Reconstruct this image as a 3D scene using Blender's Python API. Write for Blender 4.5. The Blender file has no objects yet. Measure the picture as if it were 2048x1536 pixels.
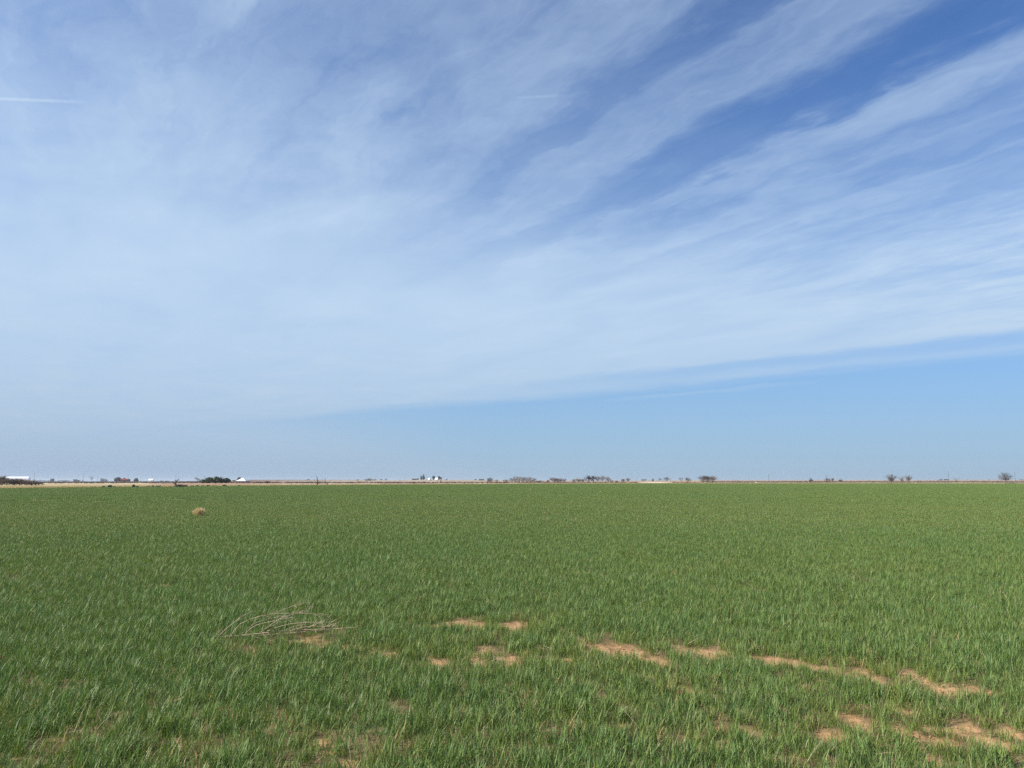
import bpy, math, random, bmesh
import numpy as np
from mathutils import Vector, Matrix, noise
R = math.radians
scene = bpy.context.scene

# ------------------------------------------------------------ camera
F_PX = 1538.0                      # focal length in pixels of the 2048 px wide photograph
HORIZON = 962.0
PITCH = math.atan((HORIZON - 768.0) / F_PX)
EYE = 1.6
cam_d = bpy.data.cameras.new('camera')
cam = bpy.data.objects.new('camera', cam_d)
scene.collection.objects.link(cam)
cam.location = (0, 0, EYE)
cam.rotation_euler = (R(90) + PITCH, 0, 0)
cam_d.sensor_width = 36.0
cam_d.lens = F_PX / 2048.0 * 36.0
cam_d.clip_start = 0.05
cam_d.clip_end = 40000.0
scene.camera = cam

# ------------------------------------------------------------ light and sky
SUN_EL, SUN_AZ = R(36), R(-101)      # azimuth measured from the view direction, negative = left
SKY_STRENGTH = 0.0595
sc_view = scene.view_settings
sc_view.view_transform = 'Standard'
sc_view.look = 'None'
sc_view.gamma = 1.0
sc_view.use_curve_mapping = False
sc_view.exposure = 0.75
scene.cycles.use_denoising = False          # the denoiser smears the fine leaves
sun_d = bpy.data.lights.new('sun', 'SUN')
sun_d.energy = 4.9
sun_d.angle = R(0.6)
sun_d.color = (1.0, 0.95, 0.86)
sun = bpy.data.objects.new('sun', sun_d)
scene.collection.objects.link(sun)
sdir = Vector((math.sin(SUN_AZ) * math.cos(SUN_EL), math.cos(SUN_AZ) * math.cos(SUN_EL), math.sin(SUN_EL)))
sun.rotation_euler = sdir.to_track_quat('Z', 'Y').to_euler()
sun.location = (0, 0, 60)


class NT:
    """small helper for building node trees"""
    def __init__(self, tree):
        self.t = tree
        self.n = tree.nodes
        self.l = tree.links

    def node(self, kind, **props):
        nd = self.n.new(kind)
        for k, v in props.items():
            setattr(nd, k, v)
        return nd

    def put(self, sock, v):
        if v is None:
            return
        if isinstance(v, bpy.types.NodeSocket):
            self.l.new(v, sock)
        else:
            sock.default_value = v

    def m(self, op, a, b=None, c=None, clamp=False):
        nd = self.n.new('ShaderNodeMath')
        nd.operation = op
        nd.use_clamp = clamp
        for i, v in enumerate((a, b, c)):
            self.put(nd.inputs[i], v)
        return nd.outputs[0]

    def xyz(self, x, y, z):
        nd = self.n.new('ShaderNodeCombineXYZ')
        for i, v in enumerate((x, y, z)):
            self.put(nd.inputs[i], v)
        return nd.outputs[0]

    def ramp(self, v, a, b, c=0.0, d=1.0, smooth=True):
        nd = self.n.new('ShaderNodeMapRange')
        nd.interpolation_type = 'SMOOTHSTEP' if smooth else 'LINEAR'
        for i, q in enumerate((v, a, b, c, d)):
            self.put(nd.inputs[i], q)
        return nd.outputs[0]

    def noise(self, vec, scale, detail=3.0, rough=0.5, dist=0.0):
        nd = self.n.new('ShaderNodeTexNoise')
        self.put(nd.inputs['Vector'], vec)
        nd.inputs['Scale'].default_value = scale
        nd.inputs['Detail'].default_value = detail
        nd.inputs['Roughness'].default_value = rough
        nd.inputs['Distortion'].default_value = dist
        return nd.outputs['Fac']

    def mix(self, f, a, b, mode='MIX'):
        nd = self.n.new('ShaderNodeMix')
        nd.data_type = 'RGBA'
        nd.blend_type = mode
        self.put(nd.inputs[0], f)
        self.put(nd.inputs[6], a)
        self.put(nd.inputs[7], b)
        return nd.outputs[2]


def pix_dir(x, y):
    """direction in the place of a point of the photograph"""
    cx, cy = (x - 1024) / F_PX, (768 - y) / F_PX
    return cx, math.cos(PITCH) - cy * math.sin(PITCH), math.sin(PITCH) + cy * math.cos(PITCH)


def sky_plane(x, y):
    a, b, c = pix_dir(x, y)
    return a / c, b / c


world = bpy.data.worlds.new('World')
scene.world = world
world.use_nodes = True
w = NT(world.node_tree)
w.n.clear()
sky = w.node('ShaderNodeTexSky', sky_type='NISHITA')
sky.sun_disc = False
sky.sun_elevation = SUN_EL
sky.sun_rotation = SUN_AZ
sky.altitude = 1500.0
sky.air_density = 1.0
sky.dust_density = 0.1
sky.ozone_density = 6.0
tc = w.node('ShaderNodeTexCoord')
sep = w.node('ShaderNodeSeparateXYZ')
w.l.new(tc.outputs['Generated'], sep.inputs[0])
dz = w.m('MAXIMUM', sep.outputs[2], 0.012)
PX = w.m('DIVIDE', sep.outputs[0], dz)         # the cloud sheet lies on a flat layer: position on it
PY = w.m('DIVIDE', sep.outputs[1], dz)
TH = R(-31)                                    # the wind direction of the streaks
A0 = w.m('ADD', w.m('MULTIPLY', PX, math.sin(TH)), w.m('MULTIPLY', PY, math.cos(TH)))
B0 = w.m('SUBTRACT', w.m('MULTIPLY', PX, math.cos(TH)), w.m('MULTIPLY', PY, math.sin(TH)))
plain = w.xyz(PX, PY, 0.0)
warp1 = w.m('SUBTRACT', w.noise(w.xyz(w.m('MULTIPLY', A0, 1.1), w.m('MULTIPLY', B0, 1.6), 3.0), 1.0, 4.0, 0.55), 0.5)
warp2 = w.m('SUBTRACT', w.noise(w.xyz(w.m('MULTIPLY', A0, 3.0), w.m('MULTIPLY', B0, 6.0), 8.0), 1.0, 4.0, 0.6), 0.5)
B = w.m('ADD', B0, w.m('ADD', w.m('MULTIPLY', warp1, 0.38), w.m('MULTIPLY', warp2, 0.34)))
A = w.m('ADD', A0, w.m('MULTIPLY', warp1, 0.5))
# cloud cover across the streaks
cv = w.node('ShaderNodeFloatCurve')
pts = [(-3.0, .60), (-1.4, .55), (-0.6, .46), (-0.1, .36), (0.15, .46), (0.45, .30), (0.75, .48), (1.0, .42), (1.12, .28),
       (1.22, .10), (1.31, .30), (1.42, .39), (1.54, .24), (1.63, .04), (1.72, .0), (1.79, .14), (1.89, .38), (1.97, .34),
       (2.03, .26), (2.12, .36), (2.28, .22), (2.45, .40), (2.64, .34), (2.85, .52), (3.1, .66), (3.5, .84), (4.4, .88), (6.5, .84), (9, .8)]
LO, HI = -3.0, 9.0
cur = cv.mapping.curves[0]
while len(cur.points) > 2:
    cur.points.remove(cur.points[1])
cur.points[0].location = (0.0, pts[0][1])
cur.points[1].location = (1.0, pts[-1][1])
for p in pts[1:-1]:
    cur.points.new((p[0] - LO) / (HI - LO), p[1])
cv.mapping.update()
w.put(cv.inputs['Value'], w.m('DIVIDE', w.m('SUBTRACT', B, LO), HI - LO, clamp=True))
prof = cv.outputs[0]
# far from the camera the gaps close up
prof = w.m('ADD', w.m('MULTIPLY', prof, 0.82), 0.055)
far = w.ramp(A0, 1.0, 4.0)
prof = w.m('ADD', w.m('MULTIPLY', prof, w.m('SUBTRACT', 1.0, far)), w.m('MULTIPLY', far, 0.84))
# fibres and soft blotches
fib = w.noise(w.xyz(w.m('MULTIPLY', A, 0.8), w.m('MULTIPLY', B, 7.0), 1.7), 1.0, 6.0, 0.6, 0.3)
blot = w.noise(w.xyz(w.m('MULTIPLY', A0, 1.0), w.m('MULTIPLY', B0, 1.7), 5.3), 1.0, 4.0, 0.5, 0.4)
calm = w.ramp(A0, 1.0, 3.6, 1.3, 0.14)         # the sheet is smoother where it is thick
fz = w.m('MULTIPLY', w.m('SUBTRACT', fib, 0.5), calm)
puff = w.noise(w.xyz(w.m('MULTIPLY', A0, 3.2), w.m('MULTIPLY', B0, 5.0), 9.3), 1.0, 5.0, 0.6, 0.5)
fz = w.m('ADD', fz, w.m('MULTIPLY', w.m('SUBTRACT', puff, 0.5), w.ramp(A0, 1.0, 3.5, 1.1, 0.0)))
bz = w.m('MULTIPLY', w.m('SUBTRACT', blot, 0.5), w.ramp(A0, 1.0, 4.5, 1.4, 0.5))
dens = w.m('MULTIPLY', prof, w.m('ADD', 1.0, w.m('ADD', fz, bz)), clamp=True)
# the far edge of the sheet
EK = 1.168
edge_n = w.m('MULTIPLY', w.m('SUBTRACT', w.noise(w.xyz(w.m('MULTIPLY', A0, 0.35), w.m('MULTIPLY', B0, 0.5), 2.0), 1.0, 4.0, 0.6), 0.5), 1.2)
edge_f = w.m('MULTIPLY', w.m('SUBTRACT', w.noise(w.xyz(w.m('MULTIPLY', A0, 1.6), w.m('MULTIPLY', B0, 2.6), 6.0), 1.0, 5.0, 0.65), 0.5), 1.1)
edge_n = w.m('ADD', edge_n, edge_f)
S = w.m('ADD', w.m('ADD', PX, w.m('MULTIPLY', PY, EK)), edge_n)
edge = w.m('MULTIPLY', w.ramp(S, 9.9, 11.9, 1.0, 0.0), w.ramp(S, 7.0, 11.0, 1.0, 0.86))
gap = w.m('MULTIPLY', w.ramp(S, 9.0, 9.8), w.ramp(S, 9.9, 10.8, 1.0, 0.0))
right = w.ramp(PX, -1.5, 2.5)
edge = w.m('MULTIPLY', edge, w.m('SUBTRACT', 1.0, w.m('MULTIPLY', w.m('MULTIPLY', gap, right), 0.6)))
wisp = w.m('MULTIPLY', w.m('MULTIPLY', w.ramp(S, 11.9, 12.15), w.ramp(S, 12.2, 12.7, 1.0, 0.0)),
           w.m('MULTIPLY', w.ramp(PX, 0.9, 1.8), w.ramp(PX, 2.4, 3.4, 1.0, 0.0)))
veil = w.m('MULTIPLY', w.ramp(PX, 0.0, -7.0), w.ramp(S, 11.0, 40.0, 0.85, 0.6))
edge = w.m('MAXIMUM', edge, veil)
edge = w.m('ADD', edge, w.m('MULTIPLY', wisp, 0.25), clamp=True)
dens = w.m('MULTIPLY', dens, edge)


def trail(x0, y0, x1, y1, width, amount):
    """a short vapour trail between two points of the cloud layer"""
    (ax, ay), (bx, by) = sky_plane(x0, y0), sky_plane(x1, y1)
    ln = math.hypot(bx - ax, by - ay)
    ux, uy = (bx - ax) / ln, (by - ay) / ln
    rx, ry = w.m('SUBTRACT', PX, ax), w.m('SUBTRACT', PY, ay)
    al = w.m('ADD', w.m('MULTIPLY', rx, ux), w.m('MULTIPLY', ry, uy))
    ac = w.m('ABSOLUTE', w.m('SUBTRACT', w.m('MULTIPLY', rx, uy), w.m('MULTIPLY', ry, ux)))
    m_ = w.m('MULTIPLY', w.ramp(al, -0.25 * ln, 0.15 * ln), w.ramp(al, 0.6 * ln, 1.05 * ln, 1.0, 0.0))
    m_ = w.m('MULTIPLY', m_, w.ramp(ac, 0.0, width, 1.0, 0.0))
    return w.m('MULTIPLY', m_, amount)


tr = w.m('ADD', trail(-60, 195, 190, 205, 0.015, 0.20), trail(1040, 195, 1135, 191, 0.012, 0.09))
dens = w.m('ADD', dens, tr, clamp=True)
skyc = w.node('ShaderNodeHueSaturation')
w.l.new(sky.outputs[0], skyc.inputs['Color'])
skyc.inputs['Saturation'].default_value = 1.0
skyt = w.mix(1.0, skyc.outputs[0], (0.60, 1.04, 1.50, 1.0), 'MULTIPLY')
# pale air low over the land
low = w.m('POWER', w.m('SUBTRACT', 1.0, w.m('ABSOLUTE', sep.outputs[2]), clamp=True), 7.0)
air = w.mix(w.ramp(sep.outputs[0], 0.1, -0.6), (3.75, 4.95, 6.25, 1.0), (3.5, 4.5, 6.0, 1.0))
cloud = (5.85, 7.45, 9.3, 1.0)                    # sunlit cirrus, in the sky texture's own units
mid = w.m('POWER', w.m('SUBTRACT', 1.0, w.m('ABSOLUTE', sep.outputs[2]), clamp=True), 4.6)
skyt = w.mix(w.m('MULTIPLY', mid, 0.95), skyt, (3.05, 5.85, 8.5, 1.0))
col = w.mix(w.m('MULTIPLY', low, 0.92), w.mix(dens, skyt, cloud), air)
bg = w.node('ShaderNodeBackground')
w.l.new(col, bg.inputs[0])
bg.inputs[1].default_value = SKY_STRENGTH
wo = w.node('ShaderNodeOutputWorld')
w.l.new(bg.outputs[0], wo.inputs[0])
world.cycles.sampling_method = 'MANUAL'
world.cycles.sample_map_resolution = 1024

# ------------------------------------------------------------ helpers
rng = np.random.default_rng(11)
rnd = random.Random(5)


def link(o, parent=None):
    scene.collection.objects.link(o)
    if parent is not None:
        o.parent = parent
    return o


def tag(o, label, cat, group=None):
    o['label'] = label
    o['category'] = cat
    if group:
        o['group'] = group
    return o


def mesh_obj(name, verts, faces, mat, parent=None, smooth=False):
    me = bpy.data.meshes.new(name)
    me.from_pydata([tuple(v) for v in verts], [], faces)
    if mat is not None:
        me.materials.append(mat)
    if smooth:
        me.polygons.foreach_set('use_smooth', [True] * len(me.polygons))
    me.update()
    return link(bpy.data.objects.new(name, me), parent)


def empty(name, loc, rz=0.0):
    o = bpy.data.objects.new(name, None)
    o.location = loc
    o.rotation_euler = (0, 0, rz)
    o.empty_display_size = 0.3
    return link(o)


def az_of_px(x):
    return np.arctan((np.asarray(x, float) - 1024) / F_PX * math.cos(PITCH))


def px_of_az(az):
    return 1024 + np.tan(np.clip(az, -1.35, 1.35)) * F_PX / math.cos(PITCH)


def proj(x, y, z):
    """where a point of the place falls in the photograph (2048 px wide)"""
    dzv = z - EYE
    fw = y * math.cos(PITCH) + dzv * math.sin(PITCH)
    up = -y * math.sin(PITCH) + dzv * math.cos(PITCH)
    return 1024 + x / fw * F_PX, 768 - up / fw * F_PX


def flat_hit(x, y):
    dx, dy, dz_ = pix_dir(x, y)
    t = EYE / -dz_
    return dx * t, dy * t


# far edge of the crop, as a line on the ground
EDGE = [(-600, 984.5), (0, 977.0), (80, 976.3), (300, 973.8), (600, 970.9), (900, 968.9), (1100, 967.6), (1400, 966.9),
        (1750, 966.8), (2048, 967.0), (2700, 967.4)]
e_pts = [flat_hit(a, b) for a, b in EDGE]
e_az = np.array([math.atan2(p[0], p[1]) for p in e_pts])
e_r = np.array([math.hypot(*p) for p in e_pts])
SKYL = [(-400, 963.4), (0, 963.4), (300, 963.0), (440, 961.6), (500, 959.8), (700, 959.9), (780, 960.6), (850, 959.2), (900, 959.6),
        (1000, 960.3), (1150, 961.3), (1300, 961.0), (1450, 960.3), (2048, 960.0), (2600, 960.0)]
s_az = az_of_px([p[0] for p in SKYL])
s_y = np.array([p[1] for p in SKYL])
RS = 3600.0


def edge_r(az):
    return 1.0 / np.interp(az, e_az, 1.0 / e_r)


def sstep(a, b, v):
    t = np.clip((v - a) / (b - a), 0, 1)
    return t * t * (3 - 2 * t)


def height(x, y):
    x = np.asarray(x, float)
    y = np.asarray(y, float)
    r = np.hypot(x, y)
    az = np.arctan2(x, y)
    zs = EYE + (HORIZON - np.interp(az, s_az, s_y)) * RS / F_PX
    z = zs * sstep(650, RS, r)
    z = z - np.clip(r - RS, 0, None) * 0.004
    und = (np.sin(x * 0.31 + 1.3) * np.sin(y * 0.19 + 0.4) + 0.7 * np.sin(x * 0.11 - y * 0.14 + 2.0) + 0.5 * np.sin(x * 0.05 + y * 0.33))
    z = z + und * 0.03 * sstep(12, 40, r) * (1 - 0.5 * sstep(300, 700, r))
    far_u = np.sin(x * 0.013 + y * 0.004) * np.sin(y * 0.009 + 1.0) * 0.25 + 0.15 * np.sin(x * 0.03 + 0.5)
    z = z + far_u * sstep(800, 1500, r)
    return z


# bare soil in the crop: (centre x, centre y, half width, half height) in the photograph, where each lies on the ground
BARE = [(925, 1246, 42, 7, 1), (880, 1247, 26, 5, .75), (962, 1249, 18, 7, 1), (1030, 1251, 30, 9, 1), (1186, 1293, 24, 9, 1.1), (1235, 1297, 42, 11, 1.2),
        (1262, 1304, 22, 8, 1), (1300, 1318, 26, 7, 1), (1322, 1328, 9, 6, .9), (1355, 1299, 26, 7, 1.1), (1415, 1305, 36, 9, 1.1), (1530, 1317, 30, 6, .9), (1575, 1324, 22, 6, .8),
        (1625, 1334, 34, 7, .9), (1690, 1345, 26, 8, 1.05), (1720, 1340, 20, 6, 1), (1755, 1362, 20, 12, 1.1), (1835, 1355, 16, 10, 1), (1885, 1377, 40, 11, .95), (1935, 1378, 30, 9, .95),
        (1690, 1438, 44, 15, 1.25), (1712, 1455, 30, 10, 1), (1650, 1470, 30, 9, 1), (1665, 1432, 24, 9, 1.1), (1812, 1462, 26, 16, 1.1), (1885, 1453, 40, 7, 1.05), (1930, 1452, 24, 7, 1),
        (1870, 1475, 36, 12, .95), (1960, 1478, 34, 12, 1), (2035, 1475, 22, 22, 1.1), (2080, 1480, 60, 18, 1.1), (1860, 1510, 24, 12, .9), (858, 1321, 16, 7, 1.1), (885, 1327, 22, 7, .9),
        (960, 1303, 32, 10, .8), (950, 1320, 22, 6, .8), (1025, 1318, 28, 10, .85), (1130, 1320, 12, 6, 1), (1600, 1372, 16, 6, .4), (612, 1280, 28, 6, 1.0),
        (652, 1290, 14, 7, 1.1), (745, 1302, 16, 6, .9), (790, 1306, 16, 6, .9), (492, 1303, 18, 5, .7), (700, 1292, 20, 5, .5), (122, 1496, 20, 18, 1.15), (362, 1482, 26, 9, .8), (395, 1505, 26, 14, 1),
        (325, 1415, 30, 8, .5), (430, 1415, 30, 6, .6), (545, 1440, 40, 8, .8), (640, 1478, 30, 12, 1), (655, 1500, 30, 12, .9), (690, 1526, 60, 10, 1), (745, 1497, 14, 12, 1.1), (890, 1478, 22, 9, .8),
        (935, 1482, 20, 9, .9), (1240, 1418, 14, 8, .9), (1240, 1450, 18, 10, .8), (1374, 1474, 14, 9, 1.1), (1430, 1452, 26, 8, .8), (1490, 1460, 40, 8, .85), (1560, 1420, 20, 5, .4),
        (1360, 1380, 14, 9, .9), (1260, 1345, 14, 6, .8), (1130, 1440, 14, 10, .8), (1165, 1465, 16, 8, .6), (1050, 1385, 16, 4, .6), (1800, 1420, 14, 7, .9), (500, 1500, 22, 9, .4),
        (20, 1440, 30, 10, .5), (230, 1440, 20, 8, .6), (1760, 1490, 20, 7, .6), (1560, 1515, 24, 10, .5), (1010, 1500, 24, 8, .5)]
B_ELL = []
for cx_, cy_, hw, hh, am in BARE:
    x0, y0 = flat_hit(cx_, cy_ - hh)
    x1, y1 = flat_hit(cx_, cy_ + hh)
    y1 -= 0.03 + 0.012 * y1                     # the blades in front hide the near part of each patch
    wx = hw * math.hypot(x0, y0) / F_PX
    q_ = (0.52 if cx_ < 1000 else .64 if cx_ < 1600 else 0.8) if cy_ > 1400 else (1.0 if cy_ < 1260 else .95)
    B_ELL.append(((x0 + x1) / 2, (y0 + y1) / 2, wx * 0.86 * q_, (abs(y0 - y1) / 2 * 0.86 + 0.02) * q_, am))
P_RNG = np.random.default_rng(4)
ks = P_RNG.normal(size=(40, 2))
ph = P_RNG.uniform(0, 6.28, 40)


def fnoise(x, y, s):
    """smooth noise about 0 with feature size s, sum of waves"""
    v = np.zeros_like(x, dtype=float)
    for i in range(14):
        v += np.sin((x * ks[i, 0] + y * ks[i, 1]) / s * 2.2 + ph[i])
    return v / 14 * 1.6


def bareness(x, y):
    v = np.zeros_like(x, dtype=float)
    am_n = 1.0 + 0.55 * fnoise(x, y, 0.07) + 0.4 * fnoise(x + 4, y - 2, 0.25)
    qx = x + 0.10 * fnoise(x, y, 0.22)
    qy = y + 0.10 * fnoise(x + 9, y - 4, 0.22)
    for cx_, cy_, ax, ay, am in B_ELL:
        dd = ((qx - cx_) / ax) ** 2 + ((qy - cy_) / ay) ** 2
        v = np.maximum(v, am * np.exp(-(dd ** 1.7) * 0.9))
    return v * am_n


def worn(x, y):
    """the thin yellowish belts round the bare soil"""
    v = np.zeros_like(x, dtype=float)
    for cx_, cy_, ax, ay, am in B_ELL:
        dd = ((x - cx_) / (ax * 1.4 + .15)) ** 2 + ((y - cy_) / (ay * 1.5 + .12)) ** 2
        v = np.maximum(v, min(am, 1.0) * np.exp(-dd))
    return v


# ------------------------------------------------------------ materials
def new_mat(name):
    m_ = bpy.data.materials.new(name)
    m_.use_nodes = True
    m_.node_tree.nodes.clear()
    return m_, NT(m_.node_tree)


def simple_mat(name, c, c2=None, scale=3.0, rough=0.8, spec=0.3, bump=0.0, trans=0.0):
    m_, t = new_mat(name)
    tcn = t.node('ShaderNodeTexCoord')
    col_ = (*c, 1.0)
    if c2 is not None:
        n_ = t.noise(tcn.outputs['Object'], scale, 4.0, 0.6)
        col_ = t.mix(t.ramp(n_, 0.35, 0.65), (*c, 1.0), (*c2, 1.0))
    p = t.node('ShaderNodeBsdfPrincipled')
    t.put(p.inputs['Base Color'], col_)
    p.inputs['Roughness'].default_value = rough
    p.inputs['Specular IOR Level'].default_value = spec
    if bump:
        b_ = t.node('ShaderNodeBump')
        b_.inputs['Strength'].default_value = bump
        t.put(b_.inputs['Height'], t.noise(tcn.outputs['Object'], scale * 4, 4.0, 0.6))
        t.l.new(b_.outputs[0], p.inputs['Normal'])
    o_ = t.node('ShaderNodeOutputMaterial')
    if trans > 0:
        tr_ = t.node('ShaderNodeBsdfTranslucent')
        t.put(tr_.inputs[0], col_)
        mx = t.node('ShaderNodeMixShader')
        mx.inputs[0].default_value = trans
        t.l.new(p.outputs[0], mx.inputs[1])
        t.l.new(tr_.outputs[0], mx.inputs[2])
        t.l.new(mx.outputs[0], o_.inputs[0])
    else:
        t.l.new(p.outputs[0], o_.inputs[0])
    return m_


def blade_mat(name, young, blue, yellow, dry, gloss=0.25, trans=0.2):
    """leaf material: age per blade, tint per plant"""
    m_, t = new_mat(name)
    a_bl = t.node('ShaderNodeAttribute', attribute_name='age')
    a_t = t.node('ShaderNodeAttribute', attribute_name='along')
    a_ti = t.node('ShaderNodeAttribute', attribute_name='tint', attribute_type='INSTANCER')
    g = t.node('ShaderNodeNewGeometry')
    big = t.noise(g.outputs['Position'], 0.07, 4.0, 0.6)
    mid = t.noise(g.outputs['Position'], 0.9, 3.0, 0.6)
    c = t.mix(t.ramp(a_bl.outputs['Fac'], 0.0, 0.85), (*blue, 1), (*young, 1))
    k = t.m('ADD', t.m('MULTIPLY', t.m('SUBTRACT', mid, 0.5), 0.8), t.m('MULTIPLY', t.m('SUBTRACT', big, 0.5), 0.8))
    c = t.mix(t.m('ADD', t.m('ADD', a_ti.outputs['Fac'], k), 0.0, clamp=True), c, (*yellow, 1))
    d_ = t.m('MAXIMUM', t.ramp(a_bl.outputs['Fac'], 0.93, 0.96),
             t.m('MULTIPLY', t.ramp(a_t.outputs['Fac'], 0.86, 1.0), t.ramp(a_bl.outputs['Fac'], 0.75, 0.9, 0.0, 0.6)))
    d_ = t.m('MAXIMUM', d_, t.ramp(a_ti.outputs['Fac'], 1.3, 1.8))
    c = t.mix(d_, c, (*dry, 1))
    p = t.node('ShaderNodeBsdfPrincipled')
    t.put(p.inputs['Base Color'], c)
    p.inputs['Roughness'].default_value = 0.5
    p.inputs['Specular IOR Level'].default_value = gloss
    tr_ = t.node('ShaderNodeBsdfTranslucent')
    c2 = t.mix(1.0, c, (1.15, 1.2, 0.55, 1), 'MULTIPLY')
    t.put(tr_.inputs[0], c2)
    mx = t.node('ShaderNodeMixShader')
    mx.inputs[0].default_value = trans
    t.l.new(p.outputs[0], mx.inputs[1])
    t.l.new(tr_.outputs[0], mx.inputs[2])
    o_ = t.node('ShaderNodeOutputMaterial')
    t.l.new(mx.outputs[0], o_.inputs[0])
    return m_


M_WHEAT = blade_mat('wheat_leaf', (.146, .224, .052), (.094, .166, .060), (.182, .218, .044), (.34, .27, .12))
M_DRY = blade_mat('dry_grass_blade', (.50, .38, .22), (.42, .30, .17), (.58, .48, .30), (.60, .50, .34), 0.2, 0.2)
M_WHITE = simple_mat('white_paint', (.80, .80, .78), (.72, .72, .70), 0.4, 0.5)
M_WROOF = simple_mat('white_metal_roof', (.82, .83, .84), (.74, .76, .78), 0.3, 0.4)
M_RROOF = simple_mat('red_roof_paint', (.33, .07, .055), (.25, .06, .05), 0.5, 0.6)
M_BRICK = simple_mat('red_brick_wall', (.30, .13, .09), (.22, .10, .075), 1.5, 0.9)
M_DROOF = simple_mat('dark_roof', (.055, .05, .05), (.09, .08, .075), 0.6, 0.8)
M_PANE = simple_mat('window_glass', (.03, .035, .04), None, 1, 0.1, 0.5)
M_BARK = simple_mat('bark', (.15, .115, .095), (.10, .08, .065), 2.0, 0.9)
M_TWIG = simple_mat('twigs', (.22, .18, .155), (.16, .13, .115), 1.0, 0.9)
M_DTWIG = simple_mat('dark_twigs', (.125, .10, .088), (.09, .075, .066), 1.0, 0.9)
M_PTWIG = simple_mat('pale_twigs', (.33, .29, .245), (.26, .22, .19), 1.0, 0.9)
M_RTWIG = simple_mat('reddish_twigs', (.22, .155, .12), (.17, .125, .10), 1.0, 0.9)
M_EVER = simple_mat('evergreen_foliage', (.040, .062, .032), (.065, .085, .040), 0.8, 0.8)
M_CYP = simple_mat('cypress_foliage', (.022, .036, .024), (.035, .052, .030), 0.8, 0.8)
M_GSHR = simple_mat('grey_green_foliage', (.10, .115, .085), (.075, .085, .065), 0.8, 0.8)
M_POLE = simple_mat('weathered_pole', (.11, .10, .095), (.07, .065, .06), 1.0, 0.9)
M_WEED = simple_mat('dead_weed_stem', (.50, .39, .26), (.34, .25, .16), 14.0, 0.7, 0.3)
M_TUMB = simple_mat('tumbleweed_straw', (.84, .73, .46), (.74, .61, .36), 9.0, 0.8, trans=0.35)
M_CLOD = simple_mat('soil_clod', (.43, .28, .155), (.30, .18, .10), 9.0, 0.95, 0.1)

# ground: one colour attribute for what grows or lies on it and painted shade under the crop, grain from noise
M_GROUND, t = new_mat('ground_soil')
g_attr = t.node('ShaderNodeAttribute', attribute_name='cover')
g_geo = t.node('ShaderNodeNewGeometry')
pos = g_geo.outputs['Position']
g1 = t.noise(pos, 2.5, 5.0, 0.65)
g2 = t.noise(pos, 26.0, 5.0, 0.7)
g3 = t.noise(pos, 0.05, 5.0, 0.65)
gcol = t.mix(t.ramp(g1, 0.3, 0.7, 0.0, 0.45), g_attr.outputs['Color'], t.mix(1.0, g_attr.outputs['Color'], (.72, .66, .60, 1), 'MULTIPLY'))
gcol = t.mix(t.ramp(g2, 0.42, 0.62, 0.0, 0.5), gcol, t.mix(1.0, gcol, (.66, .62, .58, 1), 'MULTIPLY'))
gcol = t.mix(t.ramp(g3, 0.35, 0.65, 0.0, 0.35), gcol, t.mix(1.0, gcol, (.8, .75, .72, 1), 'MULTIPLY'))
gp = t.node('ShaderNodeBsdfPrincipled')
t.put(gp.inputs['Base Color'], gcol)
gp.inputs['Roughness'].default_value = 0.95
gp.inputs['Specular IOR Level'].default_value = 0.1
gb = t.node('ShaderNodeBump')
gb.inputs['Strength'].default_value = 0.7
gb.inputs['Distance'].default_value = 0.03
t.put(gb.inputs['Height'], t.m('ADD', g2, t.m('MULTIPLY', t.noise(pos, 9.0, 4.0, 0.6), 1.5)))
t.l.new(gb.outputs[0], gp.inputs['Normal'])
go = t.node('ShaderNodeOutputMaterial')
t.l.new(gp.outputs[0], go.inputs[0])

# ------------------------------------------------------------ the ground, one sheet to beyond the horizon
azs = np.concatenate([np.linspace(-math.pi, -0.85, 46)[:-1], np.linspace(-0.85, 0.85, 700), np.linspace(0.85, math.pi, 46)[1:]])
rs = np.concatenate([np.geomspace(0.4, 3.6, 14)[:-1], np.geomspace(3.6, 24, 190)[:-1], np.geomspace(24, 140, 60)[:-1], np.geomspace(140, 1400, 130)[:-1],
                     np.geomspace(1400, RS + 300, 60)[:-1], np.geomspace(RS + 300, 9000, 12)])
NA, NR = len(azs) - 1, len(rs)
AZ, RR = np.meshgrid(azs[:-1], rs)
GX, GY = RR * np.sin(AZ), RR * np.cos(AZ)
GZ = height(GX, GY)
near = (RR < 30) & (np.abs(AZ) < 0.9)
bare_g = np.zeros_like(GX)
bare_g[near] = bareness(GX[near], GY[near])
GZ = GZ + near * (1 - sstep(20, 30, RR)) * (0.018 * fnoise(GX, GY, 0.13) + 0.010 * fnoise(GX + 3, GY, 0.5) - 0.012 * np.clip(bare_g, 0, 1))
gpx = px_of_az(AZ)
_, gpy = proj(GX, np.maximum(GY, 0.3), GZ)
gpy = np.where(GY > 0.3, gpy, 2000)
er = edge_r(AZ) * (1 + 0.012 * np.sin(AZ * 90) + 0.010 * np.sin(AZ * 233 + 1))
SOIL = np.array([.45, .28, .148])
LITTER_SHADE = np.array([.15, .12, .060])  # crop litter, darkened to paint the shade between the plants
GREEN = np.array([.11, .165, .045])
TAN = np.array([.42, .34, .195])
PALE = np.array([.58, .51, .36])
PINK = np.array([.37, .31, .235])
BROWN = np.array([.165, .11, .088])
RED = np.array([.33, .20, .145])
DARK = np.array([.10, .085, .075])
OCHRE = np.array([.42, .27, .14])


def lerp(a, b, k):
    return a * (1 - k[..., None]) + b * k[..., None]


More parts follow.
